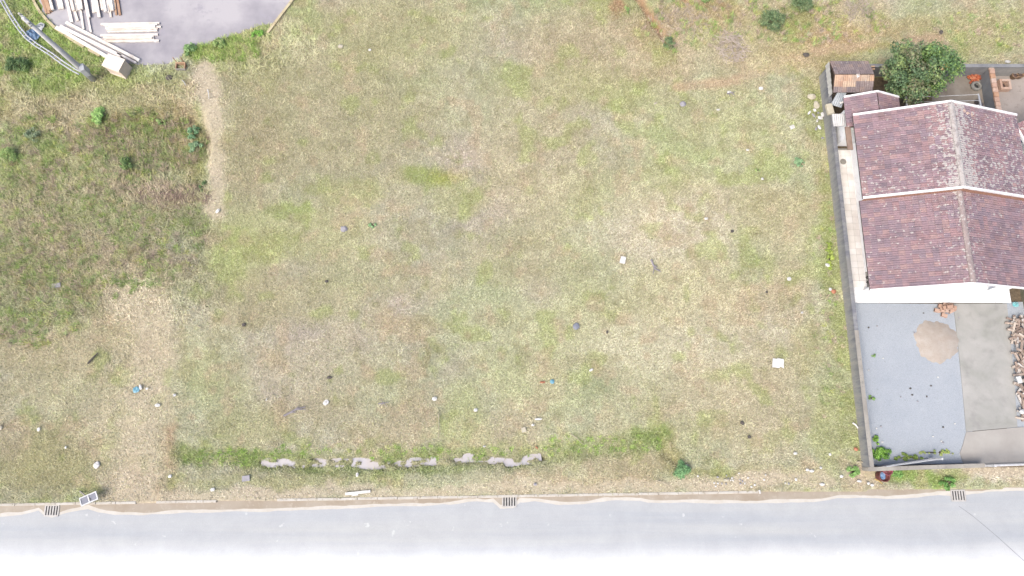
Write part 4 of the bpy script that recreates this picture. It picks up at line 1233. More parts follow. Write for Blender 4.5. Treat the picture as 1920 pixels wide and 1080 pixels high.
for k, (xx, yy) in enumerate(((1636, 125), (1636, 130))):
    o = MB().bar(P(xx - 3, yy, 1.5), P(xx + 4, yy - .5, 1.5), .07, .06).build('rafter_end', M_TANWOOD[0], shed)

# ------------------------------------------------------------------ back yard
M_YARD = plain('beige_yard', A(206, 194, 184), A(190, 178, 168), .8, .9, .3, c3=A(180, 166, 154))
MB_ = MB().sheet([Vector((26.95, 15.2, .01)), Vector((36, 15.2, .01)), Vector((36, BACKY, .01)), Vector((26.95, BACKY, .01))])
tag(MB_.build('neighbour_yard', M_YARD), kind='structure')
M_BYARD = plain('trodden_earth', A(180, 170, 156), A(156, 144, 130), 1.4, .95, .4)
tag(MB().sheet([Vector((23.6, 16.4, .008)), Vector((26.8, 16.4, .008)), Vector((26.8, BACKY, .008)), Vector((24.0, BACKY, .008))]).build('back_yard', M_BYARD), kind='structure')
M_BWALL = plain('grey_wall_render', A(180, 180, 180), A(146, 148, 152), 1.6, .9, .3, c3=A(186, 182, 174))
M_BWALLP = plain('pale_wall_render', A(206, 202, 194), A(176, 174, 172), 1.4, .9, .3, c3=A(150, 152, 156))
bw = empty('back_wall', (28, BACKY, 0), 'grey boundary wall running behind tree and beige yard', 'wall')
for (xa, xb, mt) in ((17.82, 26.78, M_BWALL), (26.79, 38, M_BWALLP)):
    MB().box(((xa + xb) / 2, BACKY + .08, .45), (xb - xa, .16, 1.06)).build('wall_panel', mt, bw)
    MB().box(((xa + xb) / 2, BACKY + .08, .995), (xb - xa, .20, .035)).build('coping', M_BWALL, bw)
M_OR = plain('orange_brick_top', A(232, 186, 150), A(212, 160, 126), 3.5, .85, .35, c3=A(240, 204, 174))
br = empty('brick_wall', (26.9, 19, 0), 'low wall topped with orange bricks dividing the two back yards', 'wall')
MB().box((26.88, 18.9, .40), (.17, 4.3, .84)).build('wall_body', plain('dark_wall_render', A(160, 164, 170), A(138, 142, 148), 1.6, .9, .3, c3=A(150, 150, 146)), br)
for k in range(15):
    y = 16.85 + k * .285
    MB().box((26.89 + random.uniform(-.012, .012), y, .875), (.27, .27, .11), random.uniform(-.03, .03)).build('brick', M_BRICK[k % 3] if k % 4 else M_OR, br, bevel=.01)
# brick surround, pots
e = empty('brick_pit', P(1878, 163), 'square surround of orange bricks on the beige yard', 'brick pit')
c0 = P(1878, 163)
for k in range(3):
    for s_, (dx, dy, lx, ly) in zip('abcd', ((-.25, 0, .12, .62), (.25, 0, .12, .62), (0, -.25, .38, .12), (0, .25, .38, .12))):
        MB().box((c0.x + dx, c0.y + dy, .06 + .115 * k), (lx, ly, .105), random.uniform(-.02, .02)).build('brick', random.choice(M_BRICK), e, bevel=.006)
MB().box((c0.x, c0.y, .02), (.36, .36, .02)).build('pit_floor', M_HOLE, e)
M_CLAY = plain('brown_clay', A(172, 140, 110), A(146, 116, 92), 5, .8, .2)
for k, (x, y, lab) in enumerate(((1897, 143, 'brown clay pot by the back wall, nearer the brick pit'), (1907, 142, 'brown clay pot by the back wall, farther from the brick pit'))):
    p = P(x, y + 3)
    e = empty('clay_pot', p, lab, 'pot', 'clay pots at the back wall')
    MB().lathe((p.x, p.y, 0), [(.12, 0), (.17, .14), (.18, .28), (.20, .30), (.20, .34), (.15, .34), (.14, .2), (0, .2)], 14).build('body', M_CLAY, e, smooth=True)
    MB().lathe((p.x, p.y, .26), [(.14, 0), (.0, .03)], 14).build('soil', M_HOLE, e)
# tyre
M_TYRE = plain('grey_dusty_tyre', A(178, 174, 164), A(150, 148, 142), 5, .85, .3)
p = P(1828, 163)
e = empty('tyre', p, 'dusty grey car tyre lying flat beside the orange rubble', 'tyre')
MB().lathe((p.x, p.y, .02), [(.155, .02), (.20, .0), (.27, .02), (.30, .09), (.27, .17), (.20, .19), (.155, .17), (.17, .09), (.155, .02)], 24).build('carcass', M_TYRE, e, smooth=True)
MB().lathe((p.x, p.y, .015), [(.17, 0), (0, .005)], 20).build('hollow', M_PIT, e)
M_RUB = [plain('red_rubble_%d' % k, A(*c), A(*d), 6, .9, .3) for k, (c, d) in enumerate((((226, 128, 86), (204, 104, 66)), ((214, 112, 74), (180, 92, 62)), ((236, 160, 120), (210, 130, 92))))]
for k in range(34):
    r = random.Random(100 + k)
    p = P(1823 + r.gauss(0, 6), 147 + r.gauss(0, 5))
    p.z = .05 + .22 * max(0, 1 - (p - P(1823, 147)).length / .5) * r.random()
    M = Matrix.Rotation(r.uniform(0, 3), 3, 'Z') @ Matrix.Rotation(r.uniform(-.6, .6), 3, 'X')
    o = MB().box(p, (.20, .11, .05), M=M).build('tile_shard', M_RUB[k % 3])
    tag(o, 'broken orange tile shard in the heap beside the grey tyre', 'shard', 'orange shards heaped in the back yard')
# clothes line
cl = empty('clothes_line', P(1770, 200), 'steel clothes line frame with four wires behind the house', 'clothes line')
ZC = 1.75
A0, A1 = (1699, 181), (1702, 212); B0, B1 = (1834, 176), (1842, 212)
for (u, v) in ((A0, A1), (B0, B1)):
    a, b_ = P(*u, ZC), P(*v, ZC)
    MB().bar(a, b_, .07, .06).build('crossbar', M_GALV, cl)
    m_ = (a + b_) / 2
    MB().tube([(m_.x, m_.y, 0), (m_.x, m_.y, ZC)], .035, 8).build('post', M_GALV, cl)
for t in (.03, .34, .66, .95):
    a = P(A0[0] + (A1[0] - A0[0]) * t, A0[1] + (A1[1] - A0[1]) * t, ZC + .03); b_ = P(B0[0] + (B1[0] - B0[0]) * t, B0[1] + (B1[1] - B0[1]) * t, ZC + .03)
    m_ = (a + b_) / 2; m_.z -= .04
    MB().tube([a, m_, b_], .013, 5).build('wire', M_WPAINT, cl)
def hung(px, py, w, mat, label):
    p = P(px, py, ZC)
    vs, fs = [], []
    for i in range(7):
        for j in range(5):
            vs.append((p.x - w / 2 + w * i / 6, p.y + .05 * math.sin(i * 1.7) * j / 4 - .04 * j, ZC + .04 - .16 * j))
    for i in range(6):
        for j in range(4):
            a = i * 5 + j; fs.append((a, a + 5, a + 6, a + 1))
    o = MB().add(vs, fs).build('laundry', mat)
    m = o.modifiers.new('thick', 'SOLIDIFY'); m.thickness = .01
    tag(o, label, 'laundry')
hung(1786, 189.5, .42, plain('blue_cloth', A(92, 160, 214), A(74, 138, 196), 5, .9, .2), 'bright blue cloth hanging on the clothes line')
hung(1776, 190, .22, plain('pink_cloth', A(224, 176, 190), A(206, 156, 172), 5, .9, .2), 'pink cloth hanging beside the blue one on the clothes line')
for k, (x, y) in enumerate(((1830, 193), (1834, 200), (1832, 207))):
    p = P(x, y)
    o = MB().lathe((p.x, p.y, .01), [(0, .3), (.12, .3), (.13, .02), (0, 0)], 12).build('bucket', M_GUT)
    tag(o, 'dark bucket standing under the end of the clothes line', 'bucket', 'dark buckets by the clothes line')
# neighbour's eave and things at the east side
nb = empty('neighbour_house', (29, 14, 0), 'neighbouring house corner with white gutter and red tiles beside the lean yard', 'house')
a, b_ = P(1903, 233, 2.2), P(1932, 284, 2.2)
dirv = (b_ - a).normalized(); 
MB().bar(a, a + dirv * 9, .14, .12).build('gutter', M_TRIM, nb)
outv = Vector((-dirv.y, dirv.x, 0)) * 1.0
dk = [a + outv * .08, a + dirv * 9 + outv * .08, a + dirv * 9 + outv * 4, a + outv * 4]
for q in dk[2:]: q.z += 1.2
nroof = MB().sheet(dk, .06).build('roof', M_DECK, nb)
up_ = (dk[3] - dk[0]); 
slope(dk[3] + Vector((0, 0, .03)), -up_, up_.cross(dirv) if up_.cross(dirv).z > 0 else dirv.cross(up_), up_.length, 8.9, .30, .24, [(190, 150, 152), (182, 142, 146), (198, 158, 156)], nroof, False, 44)
MB().box((a + dirv * 4.6 + outv * 2.2) + Vector((0, 0, -1.1)), (7.5, 2.6, 2.2), math.atan2(dirv.y, dirv.x)).build('wall', M_WHITEWALL, nb)
M_SLAB = plain('blue_grey_slab', A(200, 204, 214), A(184, 188, 200), 1.2, .85, .1)
tag(MB().sheet([Vector((26.0, 9.0, .014)), Vector((31, 9.0, .014)), Vector((31, 15.2, .014)), Vector((26.0, 15.2, .014))]).build('side_passage', M_SLAB), kind='structure')
o = crumple(P(1910, 268, .02), .30, .26, .5, 8, 12, .5).build('plastic_bag', plain('blue_white_bag', A(196, 214, 236), A(236, 240, 246), 7, .5, .2))
tag(o, 'pale blue plastic bag on the paving below the white gutter', 'bag')
mw = empty('mossy_wall', P(1912, 575), 'low mossy dark wall past the end of the white porch', 'wall')
a, b_ = P(1899, 545), P(1912, 598)
MB().bar((a.x + .42, a.y + 1.2, .25), (b_.x + .42, b_.y, .25), .16, .6).build('wall_body', plain('mossy_render', A(124, 120, 96), A(150, 146, 130), 3, .95, .4, c3=A(104, 114, 66)), mw)
o = crumple(P(1903, 571, .02), .17, .14, .22, 7, 6).build('plastic_bag', plain('teal_plastic', A(130, 222, 226), A(180, 236, 238), 7, .45, .2))
tag(o, 'turquoise plastic bag by the end of the white porch', 'bag')

# ------------------------------------------------------------------ firewood
M_FW = [plain('firewood_%d' % k, A(*c), A(*d), 7, .9, .4) for k, (c, d) in enumerate((((222, 202, 186), (196, 176, 160)), ((240, 226, 210), (218, 200, 184)), ((206, 184, 168), (178, 156, 142)), ((248, 240, 232), (228, 218, 208)), ((186, 164, 150), (160, 140, 128))))]
src = []
for k in range(10):
    r = random.Random(k)
    if k % 2: m_ = MB().box((0, 0, 0), (r.uniform(.35, .8), r.uniform(.07, .13), r.uniform(.04, .1)))
    else: m_ = MB().tube([(-.28, 0, 0), (0, .01, .01), (.28, 0, 0)], r.uniform(.04, .07), 6)
    src.append(m_.build('firewood_piece', M_FW[k % 5]))
for k in range(230):
    r = random.Random(900 + k)
    yy = r.uniform(1.3, 6.6)
    xc = 26.6 + .05 * math.sin(yy * 3)
    xx = xc + r.gauss(0, .36)
    if xx < 25.85 + .05 * yy: xx = 26.15 + r.random() * .6
    hh = max(.05, .55 * (1 - abs(xx - 26.75) / .9)) * (.5 + .5 * r.random()) * min(1, (6.9 - yy) * 1.5, (yy - .9) * 1.2)
    o = src[k] if k < len(src) else src[k % len(src)].copy()
    if k >= len(src): COL.objects.link(o)
    if k >= len(src): o.data = o.data
    o.location = (xx, yy, max(.06, hh))
    o.rotation_euler = (r.uniform(-.3, .3), r.uniform(-.35, .35), r.uniform(0, math.pi) if k % 3 else r.uniform(1.2, 2.0))
    part_ = 'porch end' if yy > 4.9 else ('middle' if yy > 3.0 else 'street end')
    tone_ = ('brown', 'cream', 'dark brown', 'whitish', 'darkest')[(k % 10) % 5]
    tag(o, '%s %s at the %s of the firewood heap beside the driveway' % (tone_, 'flat offcut' if k % 2 else 'round stick', part_), 'firewood', 'firewood heaped along the driveway')
o = MB().rock(P(1917, 772, .3), (.34, .30, .22), 3, 1, .2).build('white_bag', M_WHITEP)
tag(o, 'white plastic sack at the lower end of the firewood heap', 'sack')
o = MB().box(P(1911, 712, .55), (.22, .34, .05), .2).build('white_tray', M_WHITEP, bevel=.01)
tag(o, 'small white tray lying on top of the firewood heap', 'tray')

# ------------------------------------------------------------------ the tree
TREEP = [(104, 128, 88), (86, 110, 78), (120, 142, 94), (100, 120, 90), (138, 156, 100), (76, 96, 66), (126, 128, 98)]
tp_ = P(1722, 158)
tree = empty('tree', (tp_.x, tp_.y, 0), 'broad round evergreen tree with dense dark crown behind the house', 'tree')
c0 = P(1724, 131, 2.3)
r = random.Random(5)
cl, lim = [], MB()
for k in range(104):
    while True:
        v = Vector((r.uniform(-1, 1), r.uniform(-1, 1), r.uniform(-.75, 1)))
        if v.length <= 1: break
    if v.length < .45: v = v.normalized() * r.uniform(.5, .9)
    wob = 1.03 + .10 * math.sin(3 * math.atan2(v.y, v.x) + .6) + .07 * math.sin(7 * math.atan2(v.y, v.x))
    c = Vector((c0.x + v.x * 1.98 * wob, c0.y + v.y * 1.55 * wob, c0.z + v.z * 1.25))
    cl.append((c, r.uniform(.26, .46)))
    if k % 5 == 0:
        s0 = Vector((tp_.x, tp_.y, r.uniform(.8, 1.4)))
        lim.tube([s0, s0.lerp(c, .5) + Vector((0, 0, .15)), c], [.07, .045, .015], 6, False)
MB().tube([(tp_.x, tp_.y, -.1), (tp_.x + .03, tp_.y + .02, .8), (tp_.x - .02, tp_.y + .1, 2.0)], [.20, .15, .07], 10).build('trunk', M_BARK, tree, smooth=True)
lim.build('limbs', M_BARK, tree)
west = [q for q in cl if q[0].x < c0.x + .35 + r.uniform(-.4, .4)]
east = [q for q in cl if q not in west]
leaf_cloud('crown', west, .14, 120, TREEP, tree, 41, .5, .5, loc=(tp_.x, tp_.y, 0))
leaf_cloud('crown', east, .14, 120, [(108, 138, 84), (126, 152, 88), (96, 126, 80), (140, 162, 92), (90, 116, 78)], tree, 42, .5, .5, loc=(tp_.x, tp_.y, 0))
leaf_cloud('withered_leaves', [(P(1774, 122, 3.25), .2), (P(1766, 128, 3.3), .14)], .09, 22, [(216, 164, 104), (200, 150, 90), (226, 184, 120)], tree, 43, .6, loc=(tp_.x, tp_.y, 0))

# ------------------------------------------------------------------ shrubs
DKG = [(104, 130, 82), (90, 116, 74), (118, 142, 88), (80, 104, 68)]
BLG = [(118, 140, 100), (102, 126, 90), (134, 152, 106), (94, 116, 80), (128, 138, 100)]
BRG = [(150, 190, 112), (166, 202, 120), (136, 176, 102), (178, 208, 134)]
MID = [(136, 160, 98), (150, 170, 104), (120, 148, 90), (160, 174, 116)]
shrub(1440, 48, .72, .78, 1.1, BLG, 'rounded dark green shrub standing alone near the red footpath', seed=1, n=26, per=70)
shrub(1497, 12, .62, .6, .9, BLG, 'blue-green shrub at the top edge right above the rounded dark one', seed=2, n=20, per=60)
shrub(1256, 82, .34, .48, .55, BLG, 'small dark shrub at the foot of the red gully', seed=3, n=12, per=40)
shrub(1174, 22, .2, .22, .35, MID, 'tiny green shrub above the red gully', seed=4, n=6, per=26)
shrub(1322, 2, .3, .25, .4, MID, 'small green shrub by bare red soil at the upper edge', seed=41, n=8, per=30)
shrub(184, 216, .42, .42, .55, BRG, 'bright lime green round shrub in the rough ground by the timber yard', seed=5, n=14, per=50, leaf=.09)
shrub(354, 240, .34, .46, .6, [(128, 164, 122), (110, 150, 106), (148, 180, 138), (96, 134, 94)], 'blue-green shrub against the cut bank, farther one of the pair', seed=6, n=13, per=40, group='shrubs at the cut bank')
shrub(357, 266, .42, .36, .5, [(156, 180, 146), (140, 168, 126), (124, 154, 112)], 'pale silvery shrub against the cut bank, nearer one of the pair', seed=7, n=12, per=40, group='shrubs at the cut bank')
shrub(38, 128, .8, .6, .7, DKG, 'dark low shrub on the grass near the twin cables', seed=8, n=18, per=50)
shrub(1279, 882, .46, .46, .5, [(118, 158, 108), (104, 146, 98), (134, 172, 120)], 'leafy green shrub beside the kerb where the furrow meets the verge', seed=9, n=16, per=46)
shrub(1497, 306, .36, .28, .3, [(132, 166, 124), (120, 154, 112), (150, 180, 136)], 'low bluish weed clump on the field close to the plot wall', seed=10, n=9, per=34, cat='weed')
shrub(1420, 150 + 170, .14, .12, .2, MID, 'tiny weed tuft on pale dry ground in the field', seed=11, n=4, per=20, cat='weed')
shrub(358, 96, .36, .42, .5, [(134, 168, 108), (150, 180, 120), (116, 150, 96)], 'light green shrub at the edge of the asphalt', seed=12, n=12, per=40)
shrub(412, 84, .5, .36, .4, MID, 'yellowish green weeds along the asphalt edge beside the light green shrub', seed=13, n=14, per=44, cat='weed')
shrub(484, 66, .46, .26, .3, [(134, 182, 84), (150, 192, 94), (122, 168, 78)], 'fresh green weeds in the corner of the street kerb', seed=14, n=12, per=40, cat='weed')
shrub(16, 285, .5, .5, .5, MID, 'green shrub on the far west of the rough low ground', seed=15, n=14, per=40)
shrub(232, 305, .5, .4, .5, DKG[:3] + MID[:1], 'dark olive shrub in the low ground west of the bank', seed=16, n=13, per=40)
shrub(60, 250, .45, .4, .35, [(134, 150, 118), (120, 138, 112), (148, 160, 124)], 'greyish green shrub in the rough ground beside the field edge', seed=17, n=12, per=36)
shrub(380, 348, .25, .3, .4, DKG, 'small dark shrub at the south end of the cut bank', seed=18, n=8, per=30)
shrub(300, 222, .5, .22, .35, MID, 'yellow-green scrub along the upper rim of the low ground', seed=19, n=12, per=40)
shrub(1648, 850, .62, .36, .35, [(130, 172, 74), (112, 154, 66), (146, 186, 88), (98, 140, 62)], 'bright green weeds in the corner behind the street wall', seed=20, n=16, per=50, cat='weed')
shrub(1640, 826, .2, .34, .3, [(140, 178, 84), (120, 160, 72)], 'green weeds along the inside of the plot wall', seed=21, n=8, per=34, cat='weed')
shrub(1702, 857, .8, .2, .22, [(140, 164, 84), (126, 150, 76), (156, 172, 96)], 'olive weeds under the open gate leaf', seed=22, n=12, per=34, cat='weed')
shrub(1758, 848, .95, .16, .16, [(166, 182, 104), (152, 172, 94), (178, 188, 124)], 'thin yellow-green weeds creeping across the gravel', seed=23, n=14, per=30, cat='weed')
shrub(1776, 906, .42, .26, .35, [(110, 152, 82), (96, 138, 72), (130, 168, 96)], 'tall green weeds beside the storm drain on the verge', seed=24, n=12, per=40, cat='weed')
shrub(1680, 886, .36, .3, .3, [(116, 158, 86), (132, 172, 96)], 'green weeds beside the red barrels', seed=25, n=12, per=40, cat='weed')
shrub(1598, 885, .3, .3, .3, [(126, 162, 92), (140, 174, 104)], 'green weeds at the outer corner of the plot wall', seed=26, n=9, per=36, cat='weed')
shrub(1637, 666, .13, .11, .15, [(120, 158, 98), (134, 168, 108)], 'single green weed in the gravel, nearer the porch', seed=27, n=4, per=22, cat='weed')
shrub(1634, 748, .2, .16, .18, [(130, 166, 92), (146, 176, 106)], 'single green weed in the gravel against the wall, nearer the street', seed=28, n=5, per=24, cat='weed')
shrub(700, 420 + 3, .3, .2, .14, [(150, 186, 136), (140, 176, 124)], 'faint bluish weed patch in mid field', seed=29, n=6, per=24, cat='weed')
shrub(1555, 480, .25, .9, .14, [(158, 176, 84), (146, 166, 78), (170, 184, 96)], 'lime green weed strip at the foot of the plot wall', seed=30, n=16, per=30, cat='weed')

# ------------------------------------------------------------------ dead brush
def sticks(name, px, py, rx, ry, n, L, mat, label, cat, h=.3, rad=.012, seed=1):
    r = random.Random(seed); mb = MB(); p0 = G(px, py)
    for k in range(n):
        a = r.uniform(0, 2 * math.pi); q = math.sqrt(r.random())
        p = Vector((p0.x + math.cos(a) * q * rx, p0.y + math.sin(a) * q * ry, 0))
        p.z = gz(p.x, p.y) + .02 + h * (1 - q) * r.random()
        t = r.uniform(0, 2 * math.pi); l = L * r.uniform(.5, 1.3)
        d = Vector((math.cos(t), math.sin(t), r.uniform(-.15, .3))) * l
        mb.tube([p - d * .5, p + Vector((r.uniform(-.05, .05), r.uniform(-.05, .05), .03)), p + d * .5], [rad, rad * .9, rad * .4], 4, False)
    o = mb.build(name, mat)
    return tag(o, label, cat, kind='stuff')
M_DEAD = plain('bleached_brush', A(236, 222, 206), A(206, 188, 172), 3, .9, .2)
M_DEADR = plain('reddish_dead_brush', A(200, 172, 158), A(166, 136, 124), 3, .9, .2)
sticks('brushwood', 1372, 88, .85, 1.0, 130, .7, M_DEAD, 'heap of bleached dry branches near the red footpath', 'brushwood', .35, .022, 3)
sticks('dead_scrub', 318, 366, 2.4, .75, 420, .55, M_DEADR, 'reddish dead scrub matted along the edge of the low ground', 'scrub', .3, .012, 4)
sticks('dead_scrub', 200, 255, 1.5, 1.0, 160, .5, M_DEADR, 'thin brown dead scrub beside the lime green shrub', 'scrub', .3, .011, 5)
sticks('dead_scrub', 1610, 20, 1.0, .8, 120, .6, M_DEAD, 'pale dry scrub at the upper edge past the blue-green shrub', 'scrub', .25, .012, 6)
sticks('dead_scrub', 1285, 40, 1.6, 1.2, 200, .4, M_DEAD, 'straw-coloured dry scrub beside the red gully', 'scrub', .12, .010, 7)

# ------------------------------------------------------------------ fallen sign
M_SOLAR = plain('dark_blue_panel', A(116, 120, 140), A(134, 138, 156), 6, .3, .05)
p0, p1 = G(149, 921), P(167, 935, .55)
sg = empty('panel_sign', p0, 'tilted white framed sign with two dark panes by the kerb', 'sign')
MB().bar(p0, p1 + (p1 - p0) * .12, .06, .05).build('post', M_CAP, sg)
u = (P(180, 930, .55) - P(154, 941, .55)).normalized(); v = Vector((-u.y, u.x, 0)); c0 = P(166.5, 935, .58)
MM = Matrix((u, v, u.cross(v))).transposed()
def onb(a, b_, dz=0): return c0 + u * a + v * b_ + Vector((0, 0, dz))
for b_ in (-.185, .185): MB().box(onb(0, b_), (.86, .05, .05), M=MM).build('frame', M_WPAINT, sg)
for a in (-.405, 0, .405): MB().box(onb(a, 0, .003), (.05, .32, .05), M=MM).build('frame', M_WPAINT, sg)
for a in (-.203, .203): MB().box(onb(a, 0, -.01), (.35, .33, .02), M=MM).build('pane', M_SOLAR, sg)

# ------------------------------------------------------------------ barrels on the verge
M_RED = plain('faded_red_plastic', A(196, 112, 122), A(172, 92, 102), 5, .5, .1)
M_DRED = plain('dark_red_rust', A(150, 84, 78), A(122, 68, 64), 5, .7, .2)
def barrel(px, py, rad, h, mat, inner, label, group, lean=0):
    p = G(px, py)
    e = empty('barrel', p, label, 'barrel', group)
    MB().lathe((p.x, p.y, p.z), [(rad * .86, 0), (rad, .08), (rad * 1.02, h * .5), (rad, h - .05), (rad * 1.06, h - .03), (rad * 1.06, h), (rad * .92, h), (rad * .9, h - .16)], 20).build('body', mat, e, smooth=True)
    MB().lathe((p.x, p.y, p.z + h - .15), [(rad * .92, 0), (rad * .5, .03), (0, .04)], 20).build('contents', inner, e)
    return p
barrel(1655, 881, .24, .55, M_RED, M_RED, 'pale red barrel standing against the street wall', 'red barrels on the verge')
p = barrel(1650, 892, .27, .5, M_DRED, M_DRED, 'dark red barrel holding a blue bag, nearer the road', 'red barrels on the verge')
o = crumple((p.x - .06, p.y + .02, p.z + .40), .13, .18, .14, 7, 9).build('rubbish_bag', M_BLUE); tag(o, 'pale blue rubbish bag inside the dark red barrel', 'bag')

# ------------------------------------------------------------------ litter, stones, sticks on the field
M_LW = plain('white_scrap', A(255, 253, 248, 1.25), A(242, 238, 230), 5, .7, .1)
M_LC = plain('cream_scrap', A(240, 232, 208), A(224, 212, 186), 5, .8, .2)
M_LG = plain('grey_stone', A(206, 202, 206), A(180, 176, 182), 5, .9, .3)
M_LD = plain('dark_lump', A(122, 114, 106), A(96, 90, 84), 6, .9, .3)
M_LB = plain('blue_scrap', A(120, 186, 210), A(150, 206, 222), 5, .5, .1)
M_LT = plain('bluish_disc', A(166, 170, 182), A(146, 150, 164), 5, .7, .2)
M_LO = plain('orange_scrap', A(230, 160, 124), A(208, 136, 104), 6, .85, .2)
M_LS = plain('bleached_wood', A(232, 220, 192), A(208, 192, 164), 5, .85, .2)
M_LGW = plain('grey_wood', A(190, 182, 184), A(160, 152, 156), 5, .9, .3)
SC_ = .0283                                   # metres for one picture unit on the ground
def scrap(px, py, w, h, mat, label, cat='scrap', name='scrap', group=None, seed=0, rz=0.0):
    o = crumple(G(px, py, .10), w * SC_ / 2, h * SC_ / 2, .07, 5, seed + int(px), rz).build(name, mat)
    return tag(o, label, cat, group)
def board(px, py, w, h, mat, label, cat='sheet', name='sheet', rz=0.0, notch=False):
    p = G(px, py, .13); W_, H_ = w * SC_ / 2, h * SC_ / 2
    poly = [(-W_, -H_), (W_ * .35, -H_), (W_ * .35, -H_ * .65), (W_, -H_), (W_, H_ * .85), (-W_ * .1, H_), (-W_ * .15, H_ * .8), (-W_ * .9, H_ * .85)] if notch else [(-W_, -H_), (W_, -H_ * .92), (W_ * .95, H_), (-W_ * .96, H_ * .95)]
    cs, sn = math.cos(rz), math.sin(rz)
    o = MB().sheet([Vector((p.x + x * cs - y * sn, p.y + x * sn + y * cs, p.z + .02 * x)) for x, y in poly], .03).build(name, mat)
    return tag(o, label, cat)
def stone(px, py, w, h, mat, label, cat='stone', name='stone', group=None):
    o = MB().rock(G(px, py, .08), (w * SC_, h * SC_, min(w, h) * SC_ * .55), int(px * 7 + py), 2, .18).build(name, mat)
    return tag(o, label, cat, group)
def stick(a, b_, rad, mat, label, cat='stick', name='stick'):
    p, q = G(*a, .13), G(*b_, .13); m_ = (p + q) / 2 + Vector((.02, .03, .02))
    o = MB().tube([p, m_, q], [rad, rad * .9, rad * .6], 6).build(name, mat)
    return tag(o, label, cat)
board(1457, 681, 21, 18, M_LW, 'largest white board scrap lying on dry grass toward the wall', 'board', 'board', -.1, True)
board(1167, 489, 10, 14, M_LW, 'white rectangular board on pale grass in mid field', 'board', 'board', -.25)
board(1484, 240, 9, 8, M_LW, 'white folded sheet near the rubble pile by the wall', 'sheet', 'sheet', .4)
board(982, 806, 8, 9, M_LC, 'cream scrap of board just above the ditch', 'board', 'board', .3)
board(108, 536, 17, 9, M_LG, 'pale grey slab half hidden in the olive grass', 'slab', 'slab', .12)
board(462, 897, 14, 10, M_LG, 'grey flat slab on the verge under the puddles', 'slab', 'slab', .1)
stone(183, 872, 11, 12, M_LW, 'large white stone on the verge above the fallen sign', 'stone')
stone(75, 805, 6, 7, M_LW, 'small white stone in the lower rough grass', 'stone')
stone(3, 802, 8, 8, M_LC, 'cream stone at the far edge of the lower rough grass', 'stone')
stone(125, 839, 4, 5, M_LW, 'tiny white stone between the two bigger white stones', 'stone')
stone(320, 893, 7, 6, M_LW, 'white stone at the head of the green ditch', 'stone')
stone(639, 88, 12, 9, M_LC, 'cream stone on the upper field below the street end', 'stone')
stone(1280, 197, 13, 12, M_LG, 'round pale grey stone on the field near the red footpath', 'stone')
stone(645, 430, 14, 12, M_LG, 'pale lilac stone alone on the mid field', 'stone')
stone(1080, 612, 13, 12, M_LT, 'bluish grey disc lying on the field', 'disc', 'disc')
stone(613, 528, 7, 6, M_LD, 'small dark lump in the middle of the field', 'lump', 'lump')
stone(1138, 623, 4, 6, M_LD, 'tiny dark lump close to the bluish disc', 'lump', 'lump')
stone(458, 609, 8, 7, M_LD, 'dark lump on the western field', 'lump', 'lump')
stone(618, 708, 11, 6, M_LD, 'dark flat lump above the white scraps', 'lump', 'lump')
stone(1372, 434, 7, 6, M_LD, 'dark lump on the dry patch of the eastern field', 'lump', 'lump')
stone(1391, 793, 8, 7, M_LD, 'dark ring-shaped lump on the lower eastern field', 'lump', 'lump')
stone(1404, 819, 7, 6, M_LD, 'brown dark lump just below the ring-shaped one', 'lump', 'lump')
stone(1437, 548, 5, 5, M_LD, 'tiny dark lump on eastern field near green streak', 'lump', 'lump')
stone(318, 146, 14, 12, M_LD, 'dark charred lump in grass near the crate', 'lump', 'lump')
stone(1510, 104, 13, 10, M_LD, 'dark stone lying on the red footpath', 'stone')
stone(1763, 62, 8, 9, M_LD, 'black lump on the grass above the tree', 'lump', 'lump')
stone(1287, 879, 9, 16, M_LC, 'upright cream stone beside the leafy kerb shrub', 'stone')
stone(1562, 547, 10, 9, M_LO, 'orange brick fragment at the foot of the plot wall', 'brick fragment', 'brick_fragment')
stone(1604, 842, 8, 7, M_LO, 'orange brick fragment near the street end of the plot wall', 'brick fragment', 'brick_fragment')
stone(1003, 908, 6, 5, M_LG, 'small grey stone on the verge above the middle drain', 'stone')
stone(1815, 127, 9, 6, M_LW, 'white stone on the back wall beside the tree', 'stone')
stone(1888, 117, 12, 7, M_LW, 'pale stones against the far side of the back wall', 'stone')
scrap(612, 755, 11, 9, M_LW, 'white torn scrap on dry grass above the ditch', rz=.7)
scrap(815, 748, 9, 7, M_LW, 'white scrap at the top of the long pale stick')
scrap(892, 769, 7, 6, M_LW, 'white scrap between the stick and the cream board')
scrap(1009, 786, 13, 4, M_LW, 'curved white strip above the cream board scrap')
scrap(999, 797, 6, 4, M_LW, 'small white strip between curved strip and cream board')
scrap(1035, 716, 8, 8, M_LB, 'light blue scrap on the lower field')
scrap(1017, 717, 10, 4, M_LO, 'orange strip beside the light blue scrap')
scrap(1108, 694, 8, 4, M_LW, 'white strip beside a green tuft on the lower field', rz=.5)
scrap(257, 731, 12, 11, M_LB, 'blue plastic scrap on the worn track', rz=.3)
scrap(265, 726, 5, 10, M_LW, 'white plastic strip touching the blue scrap', rz=.4)
scrap(277, 729, 5, 4, M_LW, 'tiny white scrap past the blue plastic')
scrap(297, 760, 10, 6, M_LW, 'white scrap on the worn track below the blue plastic')
scrap(329, 741, 6, 5, M_LW, 'white scrap at the edge of the worn track')
scrap(410, 397, 6, 10, M_LW, 'white scrap at the lower end of the bare path', rz=-.6)
scrap(694, 96, 6, 5, M_LW, 'small white scrap beside the cream stone on the upper field')
scrap(1428, 337, 5, 5, M_LW, 'tiny white scrap on dry field east of the green area')
scrap(1323, 411, 7, 5, M_LW, 'white scrap on the bare dry patch')
scrap(1478, 524, 8, 7, M_LW, 'white crescent scrap near the plot wall')
scrap(1555, 543, 6, 6, M_LW, 'white scrap next to the orange brick fragment')
